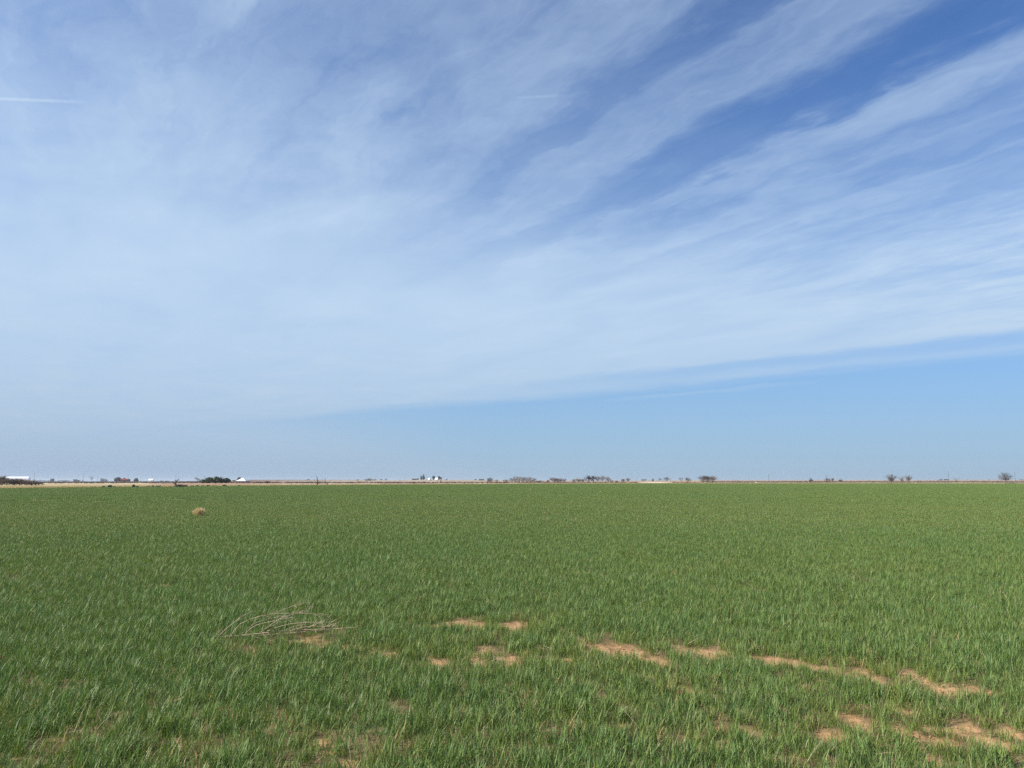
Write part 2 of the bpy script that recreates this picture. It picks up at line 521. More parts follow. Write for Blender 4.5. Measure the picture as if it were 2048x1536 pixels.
cov = np.broadcast_to(SOIL, GX.shape + (3,)).copy()
cov = lerp(cov, LITTER_SHADE, 0.85 * (1 - np.clip(bare_g * 1.3, 0, 1)) * (RR > 2))  # litter with painted gap shade everywhere except on bare patches
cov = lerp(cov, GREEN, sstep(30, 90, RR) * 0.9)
# beyond the crop; the bands are fields at their own distances
wob = 0.35 * np.sin(AZ * 61 + 1) + 0.25 * np.sin(AZ * 143 + 2) + 0.2 * np.sin(AZ * 317)
yy = gpy + wob * 0.5
left = 1 - sstep(430, 700, gpx)
right_ = sstep(1400, 1520, gpx)
mid_ = np.clip(1 - left - right_, 0, 1)
bl = np.empty_like(cov)
# left: tan stubble, brown scrub, pinkish tan
cl = lerp(np.broadcast_to(TAN, cov.shape), np.broadcast_to(PALE * .92, cov.shape), np.exp(-((yy - 966.6) / 0.5) ** 2))
cl = lerp(cl, RED, sstep(280, 330, gpx) * sstep(970.5, 969.3, yy) * sstep(965.5, 966.3, yy) * .75)
cl = lerp(cl, BROWN, sstep(965.9, 965.2, yy))
cl = lerp(cl, RED * 1.1, sstep(964.4, 963.9, yy) * .8)
cl = lerp(cl, BROWN, sstep(963.6, 963.2, yy))
# middle: pale strip, red brown, pinkish tan, thin dark line at the top
cm = lerp(np.broadcast_to(TAN * 1.15, cov.shape), np.broadcast_to(PALE, cov.shape), sstep(968.6, 968.0, yy) * .8)
cm = lerp(cm, RED * .85, sstep(967.3 - (gpx > 900) * 1.5, 966.9 - (gpx > 900) * 1.5, yy))
cm = lerp(cm, PINK, sstep(965.9 - (gpx > 900) * .8, 965.3 - (gpx > 900) * .8, yy))
cm = lerp(cm, RED * .9, np.exp(-((yy - 963.4) / 0.3) ** 2) * .6)
cm = lerp(cm, DARK, sstep(960.5, 960.1, yy) * (1 - sstep(700, 800, gpx)))
cm = lerp(cm, PALE * 1.1, np.exp(-((gpx - 1310) / 28) ** 4) * np.exp(-((yy - 965.0) / 1.3) ** 4))
cm = lerp(cm, OCHRE, np.exp(-((gpx - 1385) / 30) ** 4) * np.exp(-((yy - 965.0) / 1.8) ** 4))
# right: pale sand strip, dark ploughed brown, pinkish tan
cr = lerp(np.broadcast_to(PALE * .95, cov.shape), np.broadcast_to(BROWN * 1.0, cov.shape), sstep(965.6, 965.2, yy))
cr = lerp(cr, PINK * .95, sstep(962.7, 962.2, yy))
far_c = cl * left[..., None] + cm * mid_[..., None] + cr * right_[..., None]
out = sstep(1.0, 1.004, RR / er)
cov = lerp(cov, OCHRE * .55, sstep(0.985, 0.998, RR / er))
cov = cov * (1 - out[..., None]) + far_c * out[..., None]

V = np.stack([GX, GY, GZ], -1).reshape(-1, 3)
ii = np.arange(NR - 1)[:, None] * NA
jj = np.arange(NA)[None, :]
q = np.stack([ii + jj, ii + NA + jj, ii + NA + (jj + 1) % NA, ii + (jj + 1) % NA], -1).reshape(-1, 4)[:, ::-1]
me = bpy.data.meshes.new('ground')
me.vertices.add(len(V) + 1)
V = np.vstack([V, [[0, 0, 0]]])
me.vertices.foreach_set('co', V.ravel().astype(np.float32))
tri = np.stack([np.full(NA, len(V) - 1), (np.arange(NA) + 1) % NA, np.arange(NA)], -1)
me.loops.add(q.size + tri.size)
me.loops.foreach_set('vertex_index', np.concatenate([q.ravel(), tri.ravel()]).astype(np.int32))
me.polygons.add(len(q) + len(tri))
me.polygons.foreach_set('loop_start', np.concatenate([np.arange(len(q)) * 4, len(q) * 4 + np.arange(len(tri)) * 3]).astype(np.int32))
me.polygons.foreach_set('use_smooth', np.ones(len(q) + len(tri), bool))
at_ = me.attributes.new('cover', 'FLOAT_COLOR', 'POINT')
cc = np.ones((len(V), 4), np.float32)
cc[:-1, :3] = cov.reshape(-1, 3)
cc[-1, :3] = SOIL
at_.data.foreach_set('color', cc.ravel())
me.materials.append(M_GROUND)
me.update(calc_edges=True)
me.validate()
ground = link(bpy.data.objects.new('ground', me))
ground['kind'] = 'structure'


# ------------------------------------------------------------ blades, tufts and instancing
def blades_mesh(name, n, radius, length, width, lean, segs, mat, seed, square=None, droop=0.8, dry=0.02):
    g = np.random.default_rng(seed)
    vs, fs, age, along = [], [], [], []
    for _ in range(n):
        if square:
            bx, by = g.uniform(-square / 2, square / 2, 2)
        else:
            rr, aa = radius * math.sqrt(g.random()), g.uniform(0, 2 * math.pi)
            bx, by = rr * math.cos(aa), rr * math.sin(aa)
        phi = g.uniform(0, 2 * math.pi)
        L = g.uniform(*length)
        wd = g.uniform(*width)
        th = abs(g.normal(lean, lean * 0.6))
        cu = g.uniform(0.1, droop) + (1.3 if g.random() < 0.12 else 0.0)
        a_ = g.random() if g.random() > dry else g.uniform(0.95, 1.0)
        a_ = a_ if a_ >= 0.95 or a_ < 0.92 else 0.9
        tw = g.uniform(-0.9, 0.9)
        p = np.array([bx, by, -0.006])
        base = len(vs)
        for s in range(segs + 1):
            u = s / segs
            sd = phi + math.pi / 2 + tw * u
            hwid = wd / 2 * (0.55 + 0.45 * math.sin(min(u * 2.6, 1.57))) * (1 - u ** 2.2)
            if s == segs:
                vs.append(tuple(p))
                age.append(a_)
                along.append(1.0)
            else:
                dx, dy = math.cos(sd) * hwid, math.sin(sd) * hwid
                vs.append((p[0] - dx, p[1] - dy, p[2]))
                vs.append((p[0] + dx, p[1] + dy, p[2]))
                age += [a_, a_]
                along += [u, u]
            ang = th + cu * (u ** 1.5) * 1.2
            st = L / segs
            p = p + st * np.array([math.cos(phi) * math.sin(ang), math.sin(phi) * math.sin(ang), math.cos(ang)])
        for s in range(segs):
            i0 = base + 2 * s
            if s == segs - 1:
                fs.append((i0, i0 + 1, i0 + 2))
            else:
                fs.append((i0, i0 + 1, i0 + 3, i0 + 2))
    m_ = bpy.data.meshes.new(name)
    m_.from_pydata(vs, [], fs)
    for nm, dat in (('age', age), ('along', along)):
        at = m_.attributes.new(nm, 'FLOAT', 'POINT')
        at.data.foreach_set('value', np.array(dat, np.float32))
    m_.polygons.foreach_set('use_smooth', [True] * len(m_.polygons))
    m_.materials.append(mat)
    return m_


def scatter(name, meshes, pts, var, rot, scl, tint):
    """one object that places copies of the given small meshes on points"""
    coll = bpy.data.collections.new(name + '_source')
    for i, m_ in enumerate(meshes):
        o = bpy.data.objects.new('%s_source_%s' % (name, chr(97 + i)), m_)
        coll.objects.link(o)
    m_ = bpy.data.meshes.new(name)
    m_.vertices.add(len(pts))
    m_.vertices.foreach_set('co', np.asarray(pts, np.float32).ravel())
    a = m_.attributes.new('variant', 'INT', 'POINT')
    a.data.foreach_set('value', np.asarray(var, np.int32))
    a = m_.attributes.new('turn', 'FLOAT_VECTOR', 'POINT')
    a.data.foreach_set('vector', np.asarray(rot, np.float32).ravel())
    a = m_.attributes.new('size', 'FLOAT_VECTOR', 'POINT')
    a.data.foreach_set('vector', np.asarray(scl, np.float32).ravel())
    a = m_.attributes.new('tint', 'FLOAT', 'POINT')
    a.data.foreach_set('value', np.asarray(tint, np.float32))
    o = link(bpy.data.objects.new(name, m_))
    ng = bpy.data.node_groups.new(name + '_scatter', 'GeometryNodeTree')
    ng.interface.new_socket('Geometry', in_out='INPUT', socket_type='NodeSocketGeometry')
    ng.interface.new_socket('Geometry', in_out='OUTPUT', socket_type='NodeSocketGeometry')
    nn = ng.nodes
    gi, go_ = nn.new('NodeGroupInput'), nn.new('NodeGroupOutput')
    ci = nn.new('GeometryNodeCollectionInfo')
    ci.inputs['Collection'].default_value = coll
    ci.inputs['Separate Children'].default_value = True
    ci.inputs['Reset Children'].default_value = True
    ip = nn.new('GeometryNodeInstanceOnPoints')
    ip.inputs['Pick Instance'].default_value = True

    def attr(nm, ty):
        nd = nn.new('GeometryNodeInputNamedAttribute')
        nd.data_type = ty
        nd.inputs['Name'].default_value = nm
        return nd.outputs['Attribute']
    ng.links.new(gi.outputs[0], ip.inputs['Points'])
    ng.links.new(ci.outputs[0], ip.inputs['Instance'])
    ng.links.new(attr('variant', 'INT'), ip.inputs['Instance Index'])
    e2r = nn.new('FunctionNodeEulerToRotation')
    ng.links.new(attr('turn', 'FLOAT_VECTOR'), e2r.inputs[0])
    ng.links.new(e2r.outputs[0], ip.inputs['Rotation'])
    ng.links.new(attr('size', 'FLOAT_VECTOR'), ip.inputs['Scale'])
    ng.links.new(ip.outputs[0], go_.inputs[0])
    md = o.modifiers.new('scatter', 'NODES')
    md.node_group = ng
    o['kind'] = 'stuff'
    return o


def sector(n_per_m2, r0, r1, half=0.74):
    n = int(n_per_m2 * (r1 * r1 - r0 * r0) * half)
    az = rng.uniform(-half, half, n)
    r = np.sqrt(rng.uniform(r0 * r0, r1 * r1, n))
    return r * np.sin(az), r * np.cos(az), r, az


VARS = []
for i in range(9):
    VARS.append(blades_mesh('wheat_tuft', 17 + i % 4, 0.06, (.045, .155), (.0038, .0070), .32, 4, M_WHEAT, 100 + i))
for i in range(5):
    VARS.append(blades_mesh('wheat_tuft', 28, 0.13, (.085, .16), (.007, .011), .40, 3, M_WHEAT, 200 + i))
for i in range(4):
    VARS.append(blades_mesh('wheat_patch', 1000, 0, (.10, .17), (.014, .022), .35, 2, M_WHEAT, 300 + i, square=2.1))
for i in range(3):
    VARS.append(blades_mesh('wheat_patch', 1600, 0, (.12, .19), (.03, .05), .4, 1, M_WHEAT, 400 + i, square=5.2))

WEED = flat_hit(437, 1279)
XS, YS, VV, RT, SC, TT = [], [], [], [], [], []


def add_pts(x, y, var, rot, scl, tint):
    XS.append(x)
    YS.append(y)
    VV.append(var)
    RT.append(rot)
    SC.append(scl)
    TT.append(tint)


def crop(dens, r0, r1, lo, hi, big, fade_in=0.0, fade_out=0.0):
    x, y, r, az = sector(dens, r0, r1)
    n = len(x)
    b = bareness(x, y) if r0 < 20 else np.zeros(n)
    wn = worn(x, y) if r0 < 20 else np.zeros(n)
    clump = fnoise(x, y, 0.20) + 0.6 * fnoise(x + 7, y + 3, 0.5)
    keep = (rng.random(n) > np.minimum(b * 1.1, .94)) & (rng.random(n) > 0.12 * wn) & (rng.random(n) < 0.97 + 0.4 * clump) & (r < edge_r(az))
    x, y, r, b, wn, clump = (v[keep] for v in (x, y, r, b, wn, clump))
    n = len(x)
    s = rng.uniform(0.78, 1.18, n) * (1 - 0.45 * np.clip(b * 1.5, 0, 1)) * (1 - 0.22 * wn) * (1 + 0.22 * clump + 0.12 * fnoise(x, y, 2.2))
    fk = np.ones(n)
    if fade_in:
        fk *= sstep(r0, r0 + fade_in, r)
    if fade_out:
        fk *= 1 - sstep(r1 - fade_out, r1, r)
    inw = (x > WEED[0] - .08) & (x < WEED[0] + 1.3) & (np.abs(y - WEED[1] - .05) < .28)
    s = np.clip(s, 0.35, 1.45) * big * np.where(inw, .78, 1.0)
    scl = np.stack([s, s, s * rng.uniform(0.85, 1.15, n)], -1)
    rot = np.stack([rng.normal(0, .13, n) + 0.02, rng.normal(0, .13, n), rng.uniform(0, 6.283, n)], -1)
    tint = rng.normal(0.10, 0.13, n) + 0.38 * wn + 0.10 * fnoise(x, y, 1.3) + 0.10 * fnoise(x - 5, y + 2, 9)
    tint += (rng.random(n) < 0.02 + 0.10 * wn) * 0.6
    tint = np.where(rng.random(n) < 0.002 + 0.04 * wn, 2.0, tint)
    kf = rng.random(n) < fk
    add_pts(x[kf], y[kf], rng.integers(lo, hi, n)[kf], rot[kf], scl[kf], tint[kf])


crop(340, 1.6, 13, 0, 9, .94)
crop(220, 13, 33, 0, 9, 1.0, 0, 12)
crop(80, 21, 66, 9, 14, .97, 12, 9)
x, y, r, az = sector(0.44, 58, 215)
k = (r < edge_r(az) - 1.5) & (rng.random(len(r)) < sstep(57, 66, r) + .1)
x, y, r = x[k], y[k], r[k]
n = len(x)
add_pts(x, y, rng.integers(14, 18, n), np.stack([0 * x, 0 * x, rng.integers(0, 4, n) * 1.5708 + rng.normal(0, .3, n)], -1),
        np.stack([np.ones(n), np.ones(n), rng.uniform(.85, 1.15, n) * (1 + .22 * fnoise(x, y, 6))], -1), rng.normal(0.14, 0.06, n) + 0.14 * fnoise(x, y, 14))
x, y, r, az = sector(0.075, 213, 590)
k = r < edge_r(az) - 3
x, y, r = x[k], y[k], r[k]
n = len(x)
add_pts(x, y, rng.integers(18, 21, n), np.stack([0 * x, 0 * x, rng.uniform(0, 6.28, n)], -1),
        np.stack([np.ones(n), np.ones(n), rng.uniform(.8, 1.2, n)], -1), rng.normal(0.16, 0.06, n) + 0.14 * fnoise(x, y, 30))
x, y = np.concatenate(XS), np.concatenate(YS)
wheat = scatter('wheat_crop', VARS, np.stack([x, y, height(x, y) - 0.004], -1), np.concatenate(VV), np.concatenate(RT), np.concatenate(SC), np.concatenate(TT))
print('wheat instances', len(x))


# clods and crumbs on the bare soil
def clod_mesh(seed):
    bm = bmesh.new()
    bmesh.ops.create_icosphere(bm, subdivisions=1, radius=1.0)
    g = random.Random(seed)
    for v in bm.verts:
        v.co *= g.uniform(0.7, 1.2)
        v.co.z *= 0.65
    m_ = bpy.data.meshes.new('clod')
    bm.to_mesh(m_)
    bm.free()
    m_.materials.append(M_CLOD)
    return m_


x, y, r, az = sector(260, 3.6, 12)
b = bareness(x, y)
k = rng.random(len(x)) < b * 0.8
x, y = x[k], y[k]
n = len(x)
s = 0.0025 + 0.014 * rng.random(n) ** 5
scatter('soil_crumbs', [clod_mesh(i) for i in range(4)], np.stack([x, y, height(x, y) - 0.004], -1), rng.integers(0, 4, n),
        rng.uniform(-3, 3, (n, 3)), np.stack([s, s, s], -1), np.zeros(n))


# dead straws lying and leaning in the crop
def straw_mesh(seed):
    g = np.random.default_rng(seed)
    n_ = 7
    L = g.uniform(.08, .20)
    hz_ = g.uniform(.01, .05)
    pts_ = [(L * i / (n_ - 1), 0.006 * math.sin(i * .5 + seed), 0.010 + hz_ * math.sin(i / (n_ - 1) * 1.6)) for i in range(n_)]
    return tube_mesh('straw', [(pts_, 0.0016, 0.0007)], M_WEED, 3)


def tube_data(paths, sides):
    vs, fs = [], []
    for pts_, r0, r1 in paths:
        n_ = len(pts_)
        P = [Vector(p) for p in pts_]
        prev = None
        for i, p in enumerate(P):
            d_ = (P[min(i + 1, n_ - 1)] - P[max(i - 1, 0)]).normalized()
            ref = Vector((0, 0, 1)) if abs(d_.z) < 0.9 else Vector((1, 0, 0))
            u = d_.cross(ref).normalized()
            v = d_.cross(u).normalized()
            rr = r0 + (r1 - r0) * i / max(n_ - 1, 1)
            base = len(vs)
            for k_ in range(sides):
                a_ = 2 * math.pi * k_ / sides
                vs.append(p + (u * math.cos(a_) + v * math.sin(a_)) * rr)
            if prev is not None:
                for k_ in range(sides):
                    k2 = (k_ + 1) % sides
                    fs.append((prev + k_, prev + k2, base + k2, base + k_))
            prev = base
        fs.append(tuple(range(prev, prev + sides)))
    return vs, fs


def tube_mesh(name, paths, mat, sides=4):
    vs, fs = tube_data(paths, sides)
    m_ = bpy.data.meshes.new(name)
    m_.from_pydata([tuple(v) for v in vs], [], fs)
    m_.materials.append(mat)
    return m_


x, y, r, az = sector(4, 3.6, 16)
n = len(x)
scatter('dead_straw', [straw_mesh(i) for i in range(6)], np.stack([x, y, height(x, y) + rng.uniform(0, .04, n)], -1), rng.integers(0, 6, n),
        np.stack([rng.normal(0, .3, n), rng.uniform(-1.1, .1, n), rng.uniform(0, 6.28, n)], -1), np.ones((n, 3)), np.zeros(n))

# dry grass on the strip behind the crop
DV = [blades_mesh('dry_grass_patch', 260, 0, (.25, .55), (.03, .06), .35, 2, M_DRY, 500 + i, square=3.0) for i in range(4)]
az = rng.uniform(-0.74, 0.74, 9000)
er_ = edge_r(az)
r = er_ * (1.003 + 0.05 * rng.random(9000) ** 1.6)
x, y = r * np.sin(az), r * np.cos(az)
n = len(x)
scatter('dry_grass', DV, np.stack([x, y, height(x, y)], -1), rng.integers(0, 4, n), np.stack([0 * x, 0 * x, rng.uniform(0, 6.28, n)], -1),
        np.stack([np.ones(n), np.ones(n), rng.uniform(.5, 1.1, n)], -1), rng.normal(.3, .3, n))


# ------------------------------------------------------------ trees and shrubs
def grow(g, p, d_, length, rad, depth, out, spread, bend, kids, top=0):
    phase = g.uniform(0, 6.28)
    segs = 3
    pts_ = [p.copy()]
    dd = d_.copy()
    for i in range(segs):
        dd = (dd + Vector((g.gauss(0, bend), g.gauss(0, bend), g.gauss(0, bend * .6) + 0.03))).normalized()
        p = p + dd * (length / segs)
        pts_.append(p.copy())
    out.append((depth, pts_, rad, rad * 0.6))
    if depth == 0:
        return
    for i in range(kids):
        f = g.uniform(0.45, 1.0) if i else 1.0
        idx = f * segs
        a_ = pts_[min(int(idx), segs - 1)]
        b_ = pts_[min(int(idx) + 1, segs)]
        st = a_.lerp(b_, idx - int(idx) if int(idx) < segs else 1.0)
        side = Vector((g.gauss(0, 1), g.gauss(0, 1), g.gauss(0, .55))).normalized()
        if depth >= top - 1 and top > 1:
            an = phase + 2 * math.pi * i / kids
            side = (Vector((math.cos(an), math.sin(an), 0.1)) + side * .3).normalized() * (1.0 if i else .35)
        nd = (dd + side * spread * g.uniform(.6, 1.2)).normalized()
        grow(g, st, nd, length * g.uniform(.58, .84), rad * .62, depth - 1, out, spread, bend, kids, top)


def bare_tree(name, loc, wid, hgt, seed, stems=1, trunk=0.25, spread=0.75, depth=4, kids=4, bend=0.16, flare=0.2, mt=None, mb=None, twig=0.035, fit=True):
    g = random.Random(seed)
    paths = []
    top = []
    for s in range(stems):
        a_ = 2 * math.pi * s / max(stems, 1) + g.uniform(-.5, .5)
        fl = flare if stems > 1 else flare * .3
        d_ = Vector((math.cos(a_) * fl, math.sin(a_) * fl, 1)).normalized()
        p0 = Vector((math.cos(a_) * .02 * (stems > 1), math.sin(a_) * .02 * (stems > 1), -0.1))
        grow(g, p0, d_, 1.0 * (trunk + .25), 0.06, depth, paths, spread, bend, kids, depth if stems <= 3 else 0)
    xs = [abs(q_.x) for d__, ps, a, b in paths for q_ in ps]
    xr = [q_.x for d__, ps, a, b in paths for q_ in ps]
    zs = [q_.z for d__, ps, a, b in paths for q_ in ps]
    sx = wid / (float(np.percentile(xr, 97)) - float(np.percentile(xr, 3)))
    sz = hgt / float(np.percentile(zs, 99))
    zt = max(zs)
    up_ = [q_ for d__, ps, a, b in paths for q_ in ps if q_.z > .5 * zt]
    cxm, cym = sum(v.x for v in up_) / len(up_), sum(v.y for v in up_) / len(up_)
    for q_ in {id(v): v for d__, ps, a, b in paths for v in ps}.values():
        k_ = max(q_.z, 0) / zt * 1.3
        q_.x -= cxm * k_
        q_.y -= cym * k_
    root = empty(name, loc, 0)
    tr, cr_ = [], []
    for d__, ps, r0, r1 in paths:
        q_ = [(v.x * sx, v.y * sx, v.z * sz if v.z > 0 else v.z) for v in ps]
        k_ = hgt
        if d__ >= depth - 1:
            tr.append((q_, max(r0 * k_ * .42, .03), max(r1 * k_ * .42, .02)))
        else:
            cr_.append((q_, max(r0 * k_ * .2, twig), max(r1 * k_ * .15, twig * .6)))
    vs, fs = tube_data(tr, 5)
    mesh_obj('trunk', vs, fs, mb or M_BARK, root)
    vs, fs = tube_data(cr_, 3)
    mesh_obj('crown', vs, fs, mt or M_TWIG, root)
    return root


def round_tree(name, loc, wid, hgt, seed, mt=None, twig=.03, low=.16, limbs=30, shape=1.0, lean=0.0, **kw_):
    """a bare tree whose limbs reach out to a rounded crown"""
    g = random.Random(seed)
    root = empty(name, loc)
    a_, c_ = wid / 2, hgt * (1 - low) / 2
    zc = hgt * low + c_
    fork = Vector((lean * hgt * .1, 0, hgt * (low + .10)))
    tr = [([(0, 0, -.15), (lean * hgt * .04, 0, hgt * low * .6), tuple(fork)], hgt * .035, hgt * .026)]
    top = Vector((lean * hgt * .16, 0, hgt * .62))
    tr.append(([tuple(fork), tuple(fork.lerp(top, .5) + Vector((hgt * .02, 0, 0))), tuple(top)], hgt * .022, hgt * .009))
    cr_ = []
    for i in range(limbs):
        zz = 1 - 1.72 * (i + .5) / limbs
        an = i * 2.39996 + g.uniform(-.3, .3)
        rr = math.sqrt(max(0, 1 - zz * zz)) * g.uniform(.78, 1.04)
        if shape != 1.0 and zz < .1:
            rr *= shape
        tgt = Vector((math.cos(an) * rr * a_, math.sin(an) * rr * a_, zc + zz * c_ * g.uniform(.85, 1.0)))
        st = fork.lerp(top, max(0, min(.9, (zz + .8) / 1.8 * g.uniform(.4, .9))))
        md = st.lerp(tgt, .5) + Vector((g.gauss(0, .06), g.gauss(0, .06), g.uniform(-.02, .06))) * a_
        (tr if i % 3 == 0 else cr_).append(([tuple(st), tuple(md), tuple(tgt)], hgt * (.013 if i % 3 == 0 else .009), twig))
        for k_ in range(20):
            u = g.uniform(.25, 1.0)
            b_ = st.lerp(md, u * 2) if u < .5 else md.lerp(tgt, u * 2 - 1)
            d_ = (tgt - st).normalized() + Vector((g.gauss(0, .8), g.gauss(0, .8), g.gauss(.15, .6)))
            e_ = b_ + d_.normalized() * a_ * g.uniform(.16, .40)
            q_ = Vector(((e_.x) / a_, e_.y / a_, (e_.z - zc) / c_))
            if q_.length > 1.08:
                e_ = Vector((e_.x / q_.length * 1.05, e_.y / q_.length * 1.05, zc + (e_.z - zc) / q_.length * 1.05))
            m_ = b_.lerp(e_, .5) + Vector((g.gauss(0, .03), g.gauss(0, .03), g.gauss(0, .03))) * a_
            cr_.append(([tuple(b_), tuple(m_), tuple(e_)], twig, twig * .6))
    vs, fs = tube_data(tr, 5)
    mesh_obj('trunk', vs, fs, M_BARK, root)
    vs, fs = tube_data(cr_, 3)
    mesh_obj('crown', vs, fs, mt or M_TWIG, root)
    return root


def leaf_crown(g, n, lobes, leaf):
    vs, fs = [], []
    tot = sum(l[3] * l[4] * l[5] for l in lobes)
    for (cx_, cy_, cz_, a_, b_, c_) in lobes:
        m_ = max(20, int(n * a_ * b_ * c_ / tot))
        for _ in range(m_):
            v = Vector((g.gauss(0, 1), g.gauss(0, 1), g.gauss(0, 1))).normalized()
            rr = g.uniform(.55, 1.0) ** .5 * (1 + .16 * math.sin(5 * v.x + 3 * v.z + cx_ * 9) + .10 * math.sin(9 * v.y + 11 * v.z))
            p = Vector((cx_ + v.x * a_ * rr, cy_ + v.y * b_ * rr, max(cz_ + v.z * c_ * rr, .05)))
            u = Vector((g.gauss(0, 1), g.gauss(0, 1), g.gauss(0, 1))).normalized()
            w_ = v.cross(u).normalized()
            s = leaf * g.uniform(.6, 1.3)
            o_ = (u - v * u.dot(v) * .5).normalized()
            b0 = len(vs)
            vs += [p - o_ * s, p + w_ * s * .6, p + o_ * s, p - w_ * s * .6]
            fs.append((b0, b0 + 1, b0 + 2, b0 + 3))
    return vs, fs


def leafy(name, loc, wid, hgt, seed, mat, n=900, leaf=.35, shape='round', trunk=True):
    g = random.Random(seed)
    root = empty(name, loc)
    if shape == 'round':
        lobes = [(0, 0, hgt * .52, wid * .42, wid * .42, hgt * .46)]
        for i in range(5):
            a_ = g.uniform(0, 6.28)
            lobes.append((math.cos(a_) * wid * .26, math.sin(a_) * wid * .26, hgt * g.uniform(.35, .72), wid * .24, wid * .24, hgt * .26))
    elif shape == 'column':
        lobes = [(0, 0, hgt * .5, wid * .42, wid * .42, hgt * .50), (wid * .1, 0, hgt * .34, wid * .44, wid * .44, hgt * .3)]
    else:
        lobes = [(wid * (k_ - 2) * .2, g.uniform(-.2, .2) * wid, hgt * g.uniform(.3, .45), wid * .17, wid * .2, hgt * g.uniform(.40, .55)) for k_ in range(5)]
    vs, fs = leaf_crown(g, n, lobes, leaf)
    tp = [([(0, 0, -.1), (0.02 * hgt, 0, hgt * .35), (0, 0.01 * hgt, hgt * .75)], hgt * .035, hgt * .012)]
    for k_ in range(4):
        a_ = g.uniform(0, 6.28)
        tp.append(([(0, 0, hgt * .2), (math.cos(a_) * wid * .2, math.sin(a_) * wid * .2, hgt * .5)], hgt * .015, hgt * .006))
    v2, f2 = tube_data(tp, 5)
    mesh_obj('trunk', v2, f2, M_BARK, root)
    mesh_obj('crown', vs, fs, mat, root)
    return root


def place(x, ybase, rmax=3350):
    """the spot on the ground seen at this point of the photograph, and metres per photograph pixel there"""
    az_ = float(az_of_px(x))
    rr = np.geomspace(4, rmax, 3000)
    X, Y = rr * math.sin(az_), rr * math.cos(az_)
    Z = height(X, Y)
    _, py = proj(X, Y, Z)
    ok = np.nonzero(py <= ybase)[0]
    i = ok[0] if len(ok) else len(rr) - 1
    return Vector((X[i], Y[i], Z[i])), rr[i] * math.cos(az_) / F_PX, math.degrees(az_)


def T(kind, x, wpx, ytop, ybase, label, cat, group=None, seed=0, **kw):
    loc, mpp, azd = place(x, ybase)
    wid = wpx * mpp
    hgt = max((ybase - ytop) * mpp, .3)
    if kind == 'tree':
        o = bare_tree('bare_tree', loc, wid, hgt, seed, **kw)
    elif kind == 'round':
        o = round_tree('bare_tree', loc, wid, hgt, seed, **kw)
    elif kind == 'snag':
        o = bare_tree('dead_tree', loc, wid, hgt, seed, **kw)
    elif kind == 'bush':
        kw.setdefault('stems', 7)
        kw.setdefault('depth', 3)
        kw.setdefault('kids', 4)
        kw.setdefault('flare', .55)
        o = bare_tree('bare_shrub', loc, wid, hgt, seed, **kw)
    elif kind == 'ever':
        o = leafy('evergreen_tree', loc, wid, hgt, seed, kw.get('mat', M_EVER), 1300, max(.09 * wid, .2))
    elif kind == 'dark':
        o = leafy('evergreen_tree', loc, wid, hgt, seed, M_CYP, 700, max(.09 * wid, .2))
    elif kind == 'cypress':
        o = leafy('cypress_tree', loc, wid, hgt, seed, M_CYP, 500, max(.16 * wid, .2), 'column')
    elif kind == 'shrub':
        o = leafy('low_shrub', loc, wid, hgt, seed, kw.get('mat', M_GSHR), 350, max(.07 * wid, .12), 'low')
    tag(o, label, cat, group)
    return o


# ------------------------------------------------------------ things along the horizon, left to right
G_TH = 'bare brown shrubs of the thicket at the left'
TH = [(4, 20, 952.8, 970.5, 'dense brown bare shrub at the far left end of the thicket'),
      (17, 20, 957.4, 970.6, 'brown thicket shrub in front of the left end of the long white shed'),
      (29, 19, 958.2, 970.6, 'brown shrub of the left thicket below the middle of the long white shed'),
      (41, 19, 958.8, 970.7, 'reddish brown shrub of the left thicket below the right half of the long white shed'),
      (53, 17, 961.4, 970.8, 'brown shrub of the left thicket under the right end of the long white shed'),
      (64, 16, 961.4, 970.8, 'lower brown shrub near the right end of the left thicket'),
      (73, 12, 963.4, 971.0, 'lowest brown shrub at the right tip of the left thicket')]
for i, (x, w_, yt, yb, lab) in enumerate(TH):
    T('bush', x, w_, yt, yb, lab, 'shrub', G_TH, 20 + i, mt=M_RTWIG if i in (3, 5) else M_TWIG, stems=11, kids=5, twig=.03, flare=.7)
T('bush', 84, 5, 965.3, 970.5, 'tiny lone brown bush on tan grass just right of the left thicket', 'bush', None, 31, stems=4, twig=.02)

